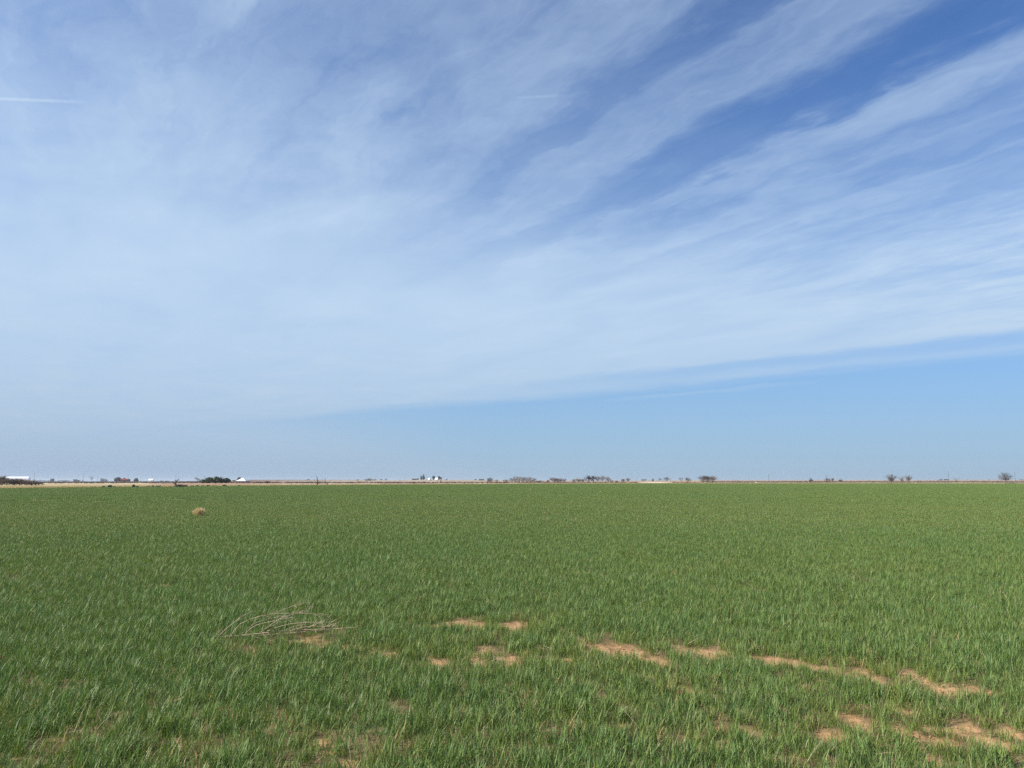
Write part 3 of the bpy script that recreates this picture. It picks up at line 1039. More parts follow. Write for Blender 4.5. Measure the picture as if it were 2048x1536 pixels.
FAR = [
    # distant scrub and trees between the thicket and the red roofed house
    ('bush', 66, 16, 958.6, 963.7, 'far purplish shrub rising behind the right end of the left thicket', 'shrub', 'far dark scrub on the left skyline', 1, dict(mt=M_DTWIG)),
    ('bush', 80, 20, 959.4, 963.6, 'far low dark scrub just right of the thicket on the skyline', 'shrub', 'far dark scrub on the left skyline', 2, dict(mt=M_DTWIG)),
    ('bush', 94, 14, 960.0, 963.6, 'far low dark scrub left of the small black shed', 'shrub', 'far dark scrub on the left skyline', 3, dict(mt=M_DTWIG)),
    ('bush', 121, 18, 960.2, 963.6, 'far low dark scrub just right of the small black shed', 'shrub', 'far dark scrub on the left skyline', 4, dict(mt=M_DTWIG)),
    ('bush', 133, 12, 959.8, 963.6, 'far dark scrub midway between the black shed and the pale tree', 'shrub', 'far dark scrub on the left skyline', 5, dict(mt=M_DTWIG)),
    ('shrub', 150, 9, 957.0, 963.4, 'far dark green shrub left of the pale bare tree', 'shrub', 'far dark shrubs near the pale tree', 6, {}),
    ('shrub', 157, 7, 958.6, 963.4, 'far squat dark shrub between the green shrub and the little stub bush', 'shrub', 'far dark shrubs near the pale tree', 7, {}),
    ('bush', 165, 3, 958.4, 963.3, 'tiny dark upright bush left of the pale bare tree', 'bush', None, 8, dict(stems=3, mt=M_DTWIG)),
    ('round', 183, 12, 949.6, 963.0, 'pale bare tree with a forked crown standing alone on the left skyline', 'tree', None, 9, dict(mt=M_PTWIG, twig=.07, low=.2, limbs=14, shape=.5)),
    ('shrub', 206, 11, 956.0, 963.4, 'grey green bush right of the pale bare tree', 'bush', None, 10, {}),
    ('bush', 214, 8, 959.0, 963.4, 'low grey bush between the grey green bush and the red roofed house', 'bush', None, 11, {}),
    ('dark', 236, 15, 954.6, 963.6, 'dark rounded tree touching the left side of the red roofed house', 'tree', None, 12, {}),
    ('bush', 229, 5, 956.6, 963.4, 'thin bare bush at the left foot of the dark rounded tree', 'bush', None, 13, {}),
    ('dark', 258, 6, 957.6, 963.6, 'small dark tree at the right end of the red roofed house', 'tree', None, 14, {}),
    ('ever', 272, 10, 956.4, 963.5, 'dark grey green tree right of the red roofed house', 'tree', None, 15, {}),
    ('shrub', 323, 6, 960.4, 963.6, 'low dark shrub right of the small white shed', 'shrub', None, 16, {}),
    ('shrub', 334, 6, 961.0, 963.8, 'low brown grey shrub left of the dead snag', 'shrub', None, 17, {}),
    # shrubs standing along the crop edge on the left
    ('shrub', 208, 5, 971.6, 974.9, 'first small green shrub at the crop edge, counted from the left', 'shrub', 'small shrubs along the crop edge', 40, {}),
    ('shrub', 220, 7, 969.4, 974.8, 'rounded dark green shrub at the crop edge below the grey green bush', 'shrub', 'small shrubs along the crop edge', 41, {}),
    ('shrub', 229, 5, 972.4, 974.7, 'flat little shrub just right of the rounded dark shrub at the crop edge', 'shrub', 'small shrubs along the crop edge', 42, {}),
    ('shrub', 268, 4, 968.4, 974.4, 'upright narrow shrub at the crop edge below the grey green tree', 'shrub', 'small shrubs along the crop edge', 43, {}),
    ('shrub', 274, 7, 971.4, 974.3, 'low shrub leaning against the upright narrow one at the crop edge', 'shrub', 'small shrubs along the crop edge', 44, {}),
    ('shrub', 297, 6, 972.2, 974.1, 'low dark shrub at the crop edge below the small white shed', 'shrub', 'small shrubs along the crop edge', 45, {}),
    ('shrub', 306, 4, 970.4, 974.0, 'small shrub at the crop edge just right of the small white shed', 'shrub', 'small shrubs along the crop edge', 46, {}),
    ('shrub', 317, 9, 970.8, 973.9, 'wide low shrub at the crop edge left of the dead snag', 'shrub', 'small shrubs along the crop edge', 47, {}),
    ('shrub', 341, 5, 971.0, 973.6, 'tiny shrub at the crop edge close to the left of the dead snag', 'shrub', 'small shrubs along the crop edge', 48, {}),
    ('bush', 362, 18, 969.0, 973.8, 'spreading dark brown bush at the right foot of the dead snag', 'bush', None, 49, dict(mt=M_DTWIG, twig=.02, stems=12, flare=1.0)),
    ('shrub', 385, 6, 971.0, 973.2, 'low shrub at the crop edge under the left end of the evergreen grove', 'shrub', 'small shrubs along the crop edge', 50, {}),
    ('shrub', 395, 4, 970.2, 973.1, 'small shrub at the crop edge below the bare tree by the evergreen grove', 'shrub', 'small shrubs along the crop edge', 51, {}),
    ('shrub', 406, 5, 970.4, 973.0, 'dark tuft of shrub at the crop edge below the small round evergreen', 'shrub', 'small shrubs along the crop edge', 52, {}),
    ('shrub', 417, 6, 970.0, 972.9, 'dark shrub at the crop edge below the left half of the big evergreen', 'shrub', 'small shrubs along the crop edge', 53, {}),
    ('shrub', 428, 7, 969.6, 972.8, 'dark shrub at the crop edge below the right half of the big evergreen', 'shrub', 'small shrubs along the crop edge', 54, {}),
    ('shrub', 450, 8, 969.0, 972.6, 'domed dark shrub at the crop edge below the right end of the grove', 'shrub', 'small shrubs along the crop edge', 55, {}),
    ('shrub', 478, 6, 970.2, 972.3, 'last low shrub at the crop edge, below the white roofed house', 'shrub', 'small shrubs along the crop edge', 56, {}),
    # grove of evergreens
    ('tree', 395, 15, 954.8, 966.2, 'spreading bare tree at the left end of the evergreen grove', 'tree', None, 60, dict(spread=1.0, twig=.028)),
    ('ever', 407, 14, 959.4, 966.6, 'small round evergreen at the left of the grove', 'tree', 'evergreen trees of the grove', 61, {}),
    ('ever', 419, 18, 954.8, 966.6, 'tall left evergreen of the grove, beside the small round one', 'tree', 'evergreen trees of the grove', 62, {}),
    ('ever', 433, 20, 953.8, 966.6, 'tallest and widest evergreen in the middle of the grove', 'tree', 'evergreen trees of the grove', 63, {}),
    ('tree', 442, 10, 953.6, 966.4, 'bare tree showing between the two halves of the evergreen grove', 'tree', None, 64, dict(twig=.034, depth=4)),
    ('ever', 444, 12, 958.0, 966.6, 'lower evergreen filling the gap under the bare tree in the grove', 'tree', 'evergreen trees of the grove', 65, {}),
    ('ever', 453, 17, 956.2, 966.6, 'darkest evergreen at the right end of the grove', 'tree', 'evergreen trees of the grove', 66, dict(mat=M_CYP)),
    ('bush', 468, 6, 960.0, 966.0, 'grey bare bush between the grove and the white roofed house', 'bush', None, 67, dict(mt=M_PTWIG)),
    ('dark', 479, 11, 954.6, 963.7, 'dark tree rising behind the left side of the white roof', 'tree', None, 68, {}),
    ('bush', 499, 7, 962.6, 965.6, 'low reddish bush just right of the white roofed house', 'bush', None, 69, dict(mt=M_RTWIG)),
    # open ground in the middle
    ('bush', 535, 7, 962.4, 967.4, 'lone dark reddish bush on the pink tan ground right of the white roofed house', 'bush', None, 70, dict(mt=M_DTWIG, stems=9)),
    ('bush', 556, 8, 959.4, 961.2, 'small far bush on the slope, under the dark skyline stripe', 'bush', None, 71, dict(mt=M_DTWIG)),
    ('bush', 582, 5, 964.4, 966.6, 'tiny brown bush midway between the white roofed house and the tall bare snag', 'bush', None, 72, {}),
    ('shrub', 617, 4, 957.0, 960.6, 'tiny lone tree on the skyline left of the tall bare snag', 'tree', None, 73, {}),
    ('bush', 715, 7, 958.6, 961.8, 'first low pinkish grey bush of the row left of the far farmstead', 'bush', 'low bushes on the middle skyline', 74, {}),
    ('bush', 733, 9, 957.6, 962.4, 'dark low bush in the row on the middle skyline', 'bush', 'low bushes on the middle skyline', 75, dict(mt=M_DTWIG)),
    ('bush', 739, 9, 956.4, 962.6, 'tallest bush of the row on the middle skyline, left of the far farmstead', 'bush', 'low bushes on the middle skyline', 76, dict(mt=M_DTWIG)),
    ('bush', 749, 10, 957.4, 961.8, 'wide grey bush just right of the tallest of the middle row', 'bush', 'low bushes on the middle skyline', 77, {}),
    ('bush', 762, 6, 957.6, 961.4, 'small round bush second from the right in the middle row', 'bush', 'low bushes on the middle skyline', 78, {}),
    ('bush', 772, 5, 957.0, 961.2, 'small bush at the right end of the middle row', 'bush', 'low bushes on the middle skyline', 79, {}),
    ('shrub', 836, 4, 955.4, 959.6, 'small dark tree at the right end of the long dark shed', 'tree', None, 80, {}),
    ('cypress', 842.5, 4.2, 951.6, 959.6, 'shorter of the two dark cypresses by the far white houses', 'tree', 'pair of dark cypresses', 81, {}),
    ('cypress', 847, 5.2, 949.2, 959.6, 'taller of the two dark cypresses by the far white houses', 'tree', 'pair of dark cypresses', 82, {}),
    ('dark', 867.5, 7, 951.4, 959.7, 'dark tree at the left side of the larger far white house', 'tree', None, 83, {}),
    ('dark', 878.5, 7, 952.0, 959.7, 'dark round tree at the right side of the larger far white house', 'tree', None, 84, {}),
    ('bush', 882.5, 3.5, 954.0, 959.8, 'thin bare bush right of the dark round tree by the far white house', 'bush', None, 85, {}),
    ('bush', 893, 5, 958.0, 960.3, 'low dark bush on the skyline just right of the far farmstead', 'bush', None, 86, dict(mt=M_DTWIG)),
    ('bush', 881, 2.5, 960.6, 965.0, 'tiny upright shrub on the tan slope below the far farmstead', 'shrub', None, 87, dict(stems=3)),
    # middle right
    ('shrub', 951, 4, 957.6, 960.6, 'tiny dark tree on the skyline left of the long low bush', 'tree', None, 90, {}),
    ('shrub', 963, 10, 957.8, 960.8, 'long low dark bush on the skyline left of the bushy bare tree', 'bush', None, 91, {}),
    ('round', 980, 14, 955.4, 965.2, 'bushy dark bare tree at the left of the centre thickets', 'tree', None, 92, dict(mt=M_DTWIG, twig=.05, low=.05, limbs=26)),
    ('bush', 993, 7, 959.4, 964.0, 'low pinkish grey bush right of the bushy dark tree', 'bush', None, 93, {}),
    ('bush', 1011, 10, 959.2, 964.8, 'low brown bush at the left foot of the leafless grove', 'bush', None, 94, {}),
]
G_GR = 'bare trees of the leafless grove in the centre'
for i, (x, w_, yt, lab) in enumerate([(1024, 9, 956.4, 'low bare tree at the left end of the leafless grove'),
                                      (1031, 10, 952.4, 'tallest bare tree of the leafless grove, second from its left end'),
                                      (1038, 10, 953.0, 'tall slim bare tree third from the left in the leafless grove'),
                                      (1046, 11, 954.2, 'bare tree in the middle of the leafless grove'),
                                      (1054, 10, 953.8, 'bare tree just right of the middle of the leafless grove'),
                                      (1061, 11, 954.0, 'leaning bare tree second from the right in the leafless grove'),
                                      (1068, 9, 956.0, 'small bare tree at the right end of the leafless grove')]):
    FAR.append(('tree', x, w_ * 1.45, yt, 965.2, lab, 'tree', G_GR, 100 + i, dict(stems=7 if i % 2 else 6, mt=M_PTWIG if i % 3 else M_TWIG, twig=.028, flare=.5, depth=4, kids=3)))
FAR += [
    ('bush', 1080, 9, 961.0, 965.0, 'low dark bush right of the leafless grove', 'bush', None, 110, dict(mt=M_DTWIG)),
    ('bush', 1096, 6, 960.2, 965.0, 'small round bush between the two centre thickets', 'bush', None, 111, {}),
    ('tree', 1109, 17, 955.6, 965.2, 'taller left bare tree of the small thicket right of the leafless grove', 'tree', None, 112, dict(stems=6, twig=.028, flare=.5, depth=4)),
    ('tree', 1117, 16, 957.0, 965.2, 'middle bare tree of the small thicket right of the leafless grove', 'tree', None, 113, dict(stems=6, twig=.028, flare=.5, depth=4)),
    ('bush', 1128, 9, 957.6, 965.0, 'low bare bush at the right end of the small thicket', 'bush', None, 114, {}),
    ('bush', 1147, 9, 958.2, 965.2, 'grey bush left of the pair of tall dark bare trees', 'bush', None, 115, dict(mt=M_PTWIG)),
    ('tree', 1157, 14, 956.6, 965.2, 'bushy grey bare tree touching the left of the tall dark bare trees', 'tree', None, 116, dict(stems=5, mt=M_PTWIG, twig=.028)),
    ('bush', 1165, 7, 958.0, 965.2, 'low grey bush at the left foot of the tall dark bare trees', 'bush', None, 117, {}),
    ('tree', 1177, 14, 951.4, 965.2, 'tall dark bare tree with a dense top, left one of the clustered trees', 'tree', 'clustered tall dark bare trees', 118, dict(stems=5, flare=.4, mt=M_DTWIG, twig=.03)),
    ('tree', 1186, 14, 951.6, 965.2, 'tall dark bare tree in the middle of the clustered trees', 'tree', 'clustered tall dark bare trees', 119, dict(stems=4, flare=.4, mt=M_DTWIG, twig=.03)),
    ('tree', 1195, 16, 952.4, 965.2, 'bare tree leaning right at the right side of the clustered trees', 'tree', 'clustered tall dark bare trees', 120, dict(stems=3, twig=.028, spread=1.0)),
    ('tree', 1206, 10, 951.8, 965.4, 'slim upright bare tree right of the clustered tall trees', 'tree', None, 121, dict(stems=2, twig=.028)),
    ('tree', 1216, 12, 953.4, 965.4, 'twiggy bare tree right of the slim upright one', 'tree', None, 122, dict(stems=4, mt=M_PTWIG, twig=.026)),
    ('bush', 1224, 6, 960.8, 965.2, 'low bush at the foot of the twiggy bare tree', 'bush', None, 123, {}),
    ('bush', 1233, 6, 961.2, 965.0, 'small faint bush left of the grey bush on the open slope', 'bush', None, 124, {}),
    ('bush', 1246, 7, 957.8, 964.6, 'grey upright bush on the open slope left of the pale sand bank', 'bush', None, 125, {}),
    ('tree', 1256, 8, 956.2, 964.6, 'small bare tree beside the grey upright bush left of the pale sand bank', 'tree', None, 126, dict(stems=3, twig=.028)),
    ('bush', 1288, 10, 957.6, 963.2, 'dark low bush behind the left end of the pale sand bank', 'bush', None, 127, dict(mt=M_DTWIG)),
    ('bush', 1306, 6, 957.0, 963.4, 'small grey bush behind the middle of the pale sand bank', 'bush', None, 128, {}),
    ('bush', 1320, 5, 956.6, 961.6, 'tiny dark bush on the skyline left of the windswept dark tree', 'bush', None, 129, dict(mt=M_DTWIG)),
    ('tree', 1333, 13, 954.4, 962.6, 'windswept dark tree behind the right end of the pale sand bank', 'tree', None, 130, dict(stems=3, mt=M_DTWIG, twig=.05, spread=1.0)),
    ('tree', 1362, 8, 955.2, 963.4, 'thin bare tree at the left above the ochre mound', 'tree', None, 131, dict(stems=2, twig=.034)),
    ('tree', 1375, 11, 955.0, 963.4, 'dark spreading bare tree standing above the middle of the ochre mound', 'tree', None, 132, dict(stems=5, flare=.4, mt=M_DTWIG, twig=.03)),
    ('tree', 1406, 18, 952.2, 966.2, 'left bare tree of the big dark clump right of the ochre mound', 'tree', 'big dark clump of bare trees', 133, dict(stems=4, mt=M_DTWIG, twig=.024)),
    ('tree', 1414, 17, 951.8, 966.4, 'middle and darkest bare tree of the big clump right of the ochre mound', 'tree', 'big dark clump of bare trees', 134, dict(stems=4, mt=M_DTWIG, twig=.026)),
    ('tree', 1425, 16, 952.0, 966.4, 'right bare tree of the big dark clump, reddish and thinner', 'tree', 'big dark clump of bare trees', 135, dict(stems=3, mt=M_RTWIG, twig=.024)),
    ('tree', 1622, 7, 956.6, 967.0, 'small upright dark tree at the crop edge right of the lone utility pole', 'tree', None, 136, dict(stems=2, mt=M_DTWIG, twig=.028)),
    ('bush', 1655, 10, 956.0, 966.0, 'brown bare bush at the foot of a pole, left of the grey tree', 'bush', None, 137, {}),
    ('tree', 1665.5, 5, 956.6, 966.2, 'narrow grey tree right of the brown bush by the pole', 'tree', None, 138, dict(stems=2, twig=.028)),
    ('bush', 1681, 7, 958.6, 964.4, 'low rounded bush farthest right of the three near the pole', 'bush', None, 139, {}),
    ('round', 1782.5, 25, 948.2, 967.6, 'wide forked bare tree with a V shaped crown at the crop edge', 'tree', None, 140, dict(mt=M_TWIG, twig=.04, low=.12, limbs=26, shape=.35, lean=.3)),
    ('round', 1804, 14, 952.2, 966.8, 'smaller leaning left half of the pair of pale bare trees', 'tree', 'pair of pale bare trees', 141, dict(mt=M_PTWIG, twig=.036, low=.18, limbs=20, shape=.5, lean=-.6)),
    ('round', 1817, 17, 949.4, 966.9, 'larger round topped right half of the pair of pale bare trees', 'tree', 'pair of pale bare trees', 142, dict(mt=M_TWIG, twig=.032, low=.18, limbs=26, shape=.55)),
    ('shrub', 1882, 6, 958.4, 960.6, 'left low green shrub on the skyline near the tall pole', 'shrub', None, 143, {}),
    ('shrub', 1893, 9, 958.0, 960.6, 'wider low green shrub at the foot of the tall pole', 'shrub', None, 144, {}),
    ('tree', 1912, 16, 954.0, 965.6, 'sparse small bare tree with spread arms between the tall pole and the big round tree', 'tree', None, 145, dict(stems=2, spread=1.2, depth=3, twig=.028, kids=3, mt=M_RTWIG)),
    ('round', 2011, 26, 944.4, 967.0, 'big round crowned bare tree at the right, largest on the horizon', 'tree', None, 146, dict(mt=M_DTWIG, twig=.03, low=.14, limbs=34)),
    ('bush', 2044, 8, 959.0, 961.2, 'low dark bush on the skyline at the right edge of the photo', 'bush', None, 147, dict(mt=M_DTWIG)),
]
for kind, x, w_, yt, yb, lab, cat, grp, sd, kw in FAR:
    T(kind, x, w_, yt, yb, lab, cat, grp, sd, **kw)


# dead snags with a few arms, traced arm by arm
def snag(x, yb, arms, label, mat=M_BARK, th=.16):
    loc, mpp, _ = place(x, yb)
    root = empty('dead_tree', loc)
    for nm, pts_, r0, r1 in arms:
        ps = [((px - x) * mpp, dep, max((yb - py) * mpp, -0.15)) for px, py, dep in pts_]
        vs, fs = tube_data([(ps, r0 * th, r1 * th)], 5)
        mesh_obj(nm, vs, fs, mat, root)
    tag(root, label, 'dead tree')
    return root


snag(352, 974.2, [('trunk', [(352, 975, 0), (351.6, 971, 0), (351, 967.5, .1), (352.2, 965, 0)], 1.6, .9),
                  ('branch', [(351.2, 969, 0), (348.4, 967.2, -.2), (346, 965.6, -.2)], .6, .25),
                  ('branch', [(352.2, 965.2, 0), (353.2, 962.4, .1), (355.2, 959.4, .2), (356.4, 956.6, .2)], .8, .2),
                  ('branch', [(352.4, 964.6, 0), (351.2, 962, 0), (350.2, 960, -.2)], .6, .25),
                  ('branch', [(353.4, 962, .1), (351.6, 960.6, .3), (349.6, 960.2, .4)], .6, .3),
                  ('branch', [(354.2, 961, .1), (356.6, 960.2, .2), (358.6, 960.6, .4)], .5, .2)],
     'black twisted dead tree with a forked arm at the crop edge', M_DTWIG, .2)
snag(634.5, 970.8, [('trunk', [(634.8, 971, 0), (634.6, 964, 0), (634.4, 958, 0), (633, 952.4, 0)], .9, .4),
                    ('branch', [(634.8, 967.6, 0), (637.4, 966.6, .2), (638.6, 967.4, .3)], .6, .3)],
     'tall bare leaning snag standing alone in the middle left', M_BARK, .24)
snag(650, 970.4, [('trunk', [(650, 971, 0), (650.2, 963, 0), (650, 956, 0)], .6, .35)],
     'thin grey snag right of the tall leaning one', M_TWIG, .22)
snag(654, 970.6, [('trunk', [(653.6, 971, 0), (654.4, 968.6, 0), (655.2, 966.8, 0)], .9, .6),
                  ('branch', [(655.2, 966.8, 0), (658, 963.6, .1), (662.6, 961, .2)], .5, .25),
                  ('branch', [(654.6, 968.2, 0), (652.6, 965.2, .1), (651.8, 963, .1)], .5, .25)],
     'low broken snag with one arm slanting right beside the thin grey snag', M_DTWIG, .2)


# ------------------------------------------------------------ buildings
def box_data(x0, x1, y0, y1, z0, z1):
    v = [(x0, y0, z0), (x1, y0, z0), (x1, y1, z0), (x0, y1, z0), (x0, y0, z1), (x1, y0, z1), (x1, y1, z1), (x0, y1, z1)]
    f = [(0, 3, 2, 1), (4, 5, 6, 7), (0, 1, 5, 4), (1, 2, 6, 5), (2, 3, 7, 6), (3, 0, 4, 7)]
    return v, f


def building(name, x, wpx, ytop, yb, wall_f, depth, walls, roofm, label, cat='house', shape='gable', turn=0.0, wins=(), door=None, group=None):
    loc, mpp, azd = place(x, yb)
    W, H = wpx * mpp, (yb - ytop) * mpp
    root = empty(name, loc, -math.radians(azd) + turn)
    hw, hd = W / 2, depth / 2
    zw = H * wall_f
    v, f = box_data(-hw * .96, hw * .96, -hd * .96, hd * .96, -0.3, zw)
    mesh_obj('wall', v, f, walls, root)
    if shape == 'gable':
        v = [(-hw, -hd, zw), (hw, -hd, zw), (hw, hd, zw), (-hw, hd, zw), (-hw, 0, H), (hw, 0, H)]
        f = [(0, 1, 5, 4), (2, 3, 4, 5), (0, 4, 3), (1, 2, 5), (0, 3, 2, 1)]
    elif shape == 'hip':
        v = [(-hw, -hd, zw), (hw, -hd, zw), (hw, hd, zw), (-hw, hd, zw), (-hw * .12, 0, H), (hw * .12, 0, H)]
        f = [(0, 1, 5, 4), (2, 3, 4, 5), (0, 4, 3), (1, 2, 5), (0, 3, 2, 1)]
    else:                                       # barrel roof
        v, f = [], []
        n_ = 9
        for i in range(n_ + 1):
            a_ = math.pi * i / n_
            for s in (-1, 1):
                v.append((s * (hw - (.0 if s < 0 else W * .03)), -math.cos(a_) * hd, zw + math.sin(a_) * (H - zw)))
        for i in range(n_):
            f.append((2 * i, 2 * i + 1, 2 * i + 3, 2 * i + 2))
        f.append(tuple(range(0, 2 * n_ + 2, 2)))
        f.append(tuple(range(2 * n_ + 1, 0, -2)))
    mesh_obj('roof', v, f, roofm, root)
    for wx, wz, ww, wh in wins:
        v, f = box_data(wx * W - ww / 2, wx * W + ww / 2, -hd * .96 - .05, -hd * .96 + .05, wz * zw - wh / 2, wz * zw + wh / 2)
        fr = mesh_obj('window', v, f, M_WHITE, root)
        v, f = box_data(wx * W - ww * .42, wx * W + ww * .42, -hd * .96 - .08, -hd * .96 - .053, wz * zw - wh * .4, wz * zw + wh * .4)
        mesh_obj('pane', v, f, M_PANE, fr)
    if door is not None:
        v, f = box_data(door * W - .55, door * W + .55, -hd * .96 - .06, -hd * .96 + .05, 0, min(2.1, zw * .9))
        mesh_obj('door', v, f, M_DROOF, root)
    return tag(root, label, cat, group)


building('long_shed', 34.5, 49, 952.8, 963.2, .45, 14, M_WHITE, M_WROOF, 'long white shed with a rounded roof behind the left thicket', 'shed', 'barrel', turn=-.5)
building('small_shed', 104.5, 7, 957.4, 963.5, .55, 6, M_DROOF, M_DROOF, 'small black shed low on the left skyline', 'shed')
building('red_roofed_house', 248.5, 16, 955.8, 963.7, .5, 9, M_BRICK, M_RROOF, 'house with a dull red roof between dark trees on the left skyline', 'house', 'hip',
         wins=((-.25, .55, 1.6, 1.3), (.25, .55, 1.6, 1.3)), door=0.0)
building('small_shed', 302, 9.5, 957.8, 963.3, .6, 6, M_WHITE, M_WROOF, 'small plain white shed right of the red roofed house', 'shed', door=.2, turn=-.5)
building('white_roofed_house', 485, 20.5, 956.2, 964.6, .30, 11, M_BRICK, M_WROOF, 'brick house with a big white hipped roof right of the evergreen grove', 'house', 'hip',
         wins=((-.3, .5, 1.2, 1.0), (.12, .5, 1.2, 1.0), (.4, .5, 1.0, 1.0)), door=-.08, turn=-.35)
building('long_shed', 830, 13, 957.4, 959.9, .6, 8, M_DROOF, M_DROOF, 'long low dark shed left of the two cypresses', 'shed')
building('white_house', 858.5, 4.6, 956.2, 959.6, .6, 7, M_WHITE, M_WROOF, 'smaller far white house right of the cypresses', 'house', group='far white houses', turn=-.5)
building('white_house', 873, 6.4, 955.6, 959.8, .55, 5, M_WHITE, M_WROOF, 'larger far white house between two dark trees', 'house', group='far white houses', turn=-.5)


# ------------------------------------------------------------ utility poles
def pole(x, yt, yb, label, arm=True, th=.16):
    loc, mpp, azd = place(x, yb)
    H = (yb - yt) * mpp
    root = empty('utility_pole', loc, -math.radians(azd) + .5)
    vs, fs = tube_data([([(0, 0, -.3), (0, 0, H)], th * 1.15, th * .8)], 7)
    mesh_obj('post', vs, fs, M_POLE, root)
    if arm:
        v, f = box_data(-1.2, 1.2, -.06, .06, H - .75, H - .6)
        mesh_obj('crossarm', v, f, M_POLE, root)
        for q_ in (-1.1, 0.45, 1.1):
            vs, fs = tube_data([([(q_, 0, H - .6), (q_, 0, H - .35)], .05, .04)], 5)
            mesh_obj('insulator', vs, fs, M_WROOF, root)
    return tag(root, label, 'utility pole', 'utility poles along the horizon')


for x, yt, yb, lab in [(15.5, 950.0, 963.8, 'pole in front of the left end of the long white shed'),
                       (68, 945.4, 964.2, 'tall pole just right of the long white shed'),
                       (117, 948.8, 963.6, 'faint far pole between the small black shed and the green shrub'),
                       (166.5, 947.2, 964.0, 'pole left of the pale bare tree'),
                       (194.8, 952.0, 964.0, 'short dark pole just right of the pale bare tree'),
                       (255.5, 948.0, 964.0, 'pole rising above the right part of the red roofed house'),
                       (281, 952.6, 963.6, 'short faint pole right of the dark grey green tree'),
                       (303.5, 953.0, 963.6, 'short pole rising behind the small white shed'),
                       (351.4, 949.2, 963.8, 'pole rising right behind the twisted dead tree'),
                       (408.4, 951.8, 964.6, 'pole above the small round evergreen of the grove'),
                       (810, 952.8, 960.4, 'very faint short pole left of the far farmstead'),
                       (1273.5, 955.0, 962.6, 'short faint pole left of the pale sand bank'),
                       (1318.2, 952.8, 962.6, 'thin pole left of the windswept dark tree'),
                       (1538, 949.4, 963.6, 'lone pole on the empty skyline of the middle right'),
                       (1653, 950.0, 964.0, 'pole rising out of the brown bare bush'),
                       (1898, 944.8, 963.0, 'tall pole above the low green shrubs'),
                       (2030.6, 944.6, 963.4, 'tall pole right of the big round crowned tree'),
                       (2039.6, 955.6, 963.0, 'short stub of a pole at the right edge of the photo')]:
    pole(x, yt, yb, lab, th=.17 if yb - yt > 12 else .13)

# pale things lying in the crop or on the strip
ROCK = simple_mat('pale_stone', (.62, .52, .40), (.5, .4, .3), 2.0, 0.9)


def lump(name, x, yb, wpx, hpx, mat, label, cat):
    loc, mpp, _ = place(x, yb)
    bm = bmesh.new()
    bmesh.ops.create_icosphere(bm, subdivisions=2, radius=1.0)
    for v in bm.verts:
        k_ = 1 + .22 * noise.noise(v.co * 1.7 + Vector((x, 0, 0)))
        v.co = Vector((v.co.x * wpx * mpp / 2 * k_, v.co.y * wpx * mpp / 2.4 * k_, max((v.co.z * k_ + .75) * hpx * mpp / 1.7, -.1)))
    m_ = bpy.data.meshes.new(name)
    bm.to_mesh(m_)
    bm.free()
    m_.materials.append(mat)
    o = link(bpy.data.objects.new(name, m_))
    o.location = loc
    return tag(o, label, cat)


lump('boulder', 1512.5, 966.6, 5, 2.6, ROCK, 'small pale lump of stone at the crop edge left of the lone pole', 'stone')


# ------------------------------------------------------------ tumbleweeds
def tumbleweed(x, yb, wpx, hpx, n, thick, seed, label, group=None):
    loc, mpp, _ = place(x, yb, 700)
    g = random.Random(seed)
    root = empty('tumbleweed', (loc.x, loc.y, loc.z + .02))
    W, H = wpx * mpp, hpx * mpp
    paths = []
    for i in range(n):
        v = Vector((g.gauss(0, 1), g.gauss(0, 1), g.gauss(.25, 1))).normalized()
        ax = Vector((g.gauss(0, 1), g.gauss(0, 1), g.gauss(0, 1))).normalized()
        rr = g.uniform(.55, 1.05) + (0.18 if g.random() < .12 else 0)
        ps = []
        for s in range(5):
            u = s / 4
            q_ = (v + ax * (u * u * .8)).normalized() * rr * (u ** .8)
            ps.append((q_.x * W * .5, q_.y * W * .45, max(H * .46 + q_.z * H * .5, .01) - .08 * W * (1 - u)))
        paths.append((ps, thick * g.uniform(.7, 1.2), thick * .4))
    k_ = n // 6
    vs, fs = tube_data([([(0, 0, 0), (W * .02, 0, H * .2), (0, 0, H * .45)], thick * 3, thick * 2)], 6)
    mesh_obj('stem', vs, fs, M_WEED, root)
    vs, fs = tube_data(paths, 3)
    mesh_obj('twigs', vs, fs, M_TUMB, root)
    return tag(root, label, 'tumbleweed', group)


tumbleweed(401.5, 1034.5, 28, 20, 640, .0055, 3, 'straw coloured tumbleweed resting alone on the green crop')
tumbleweed(1061.5, 980.5, 3.2, 4.0, 90, .012, 4, 'tiny far pale tumbleweed near the crop edge below the leafless grove')
tumbleweed(1200.5, 985.5, 2.4, 3.6, 90, .010, 5, 'tiny far pale tumbleweed in the crop below the slim upright bare tree')

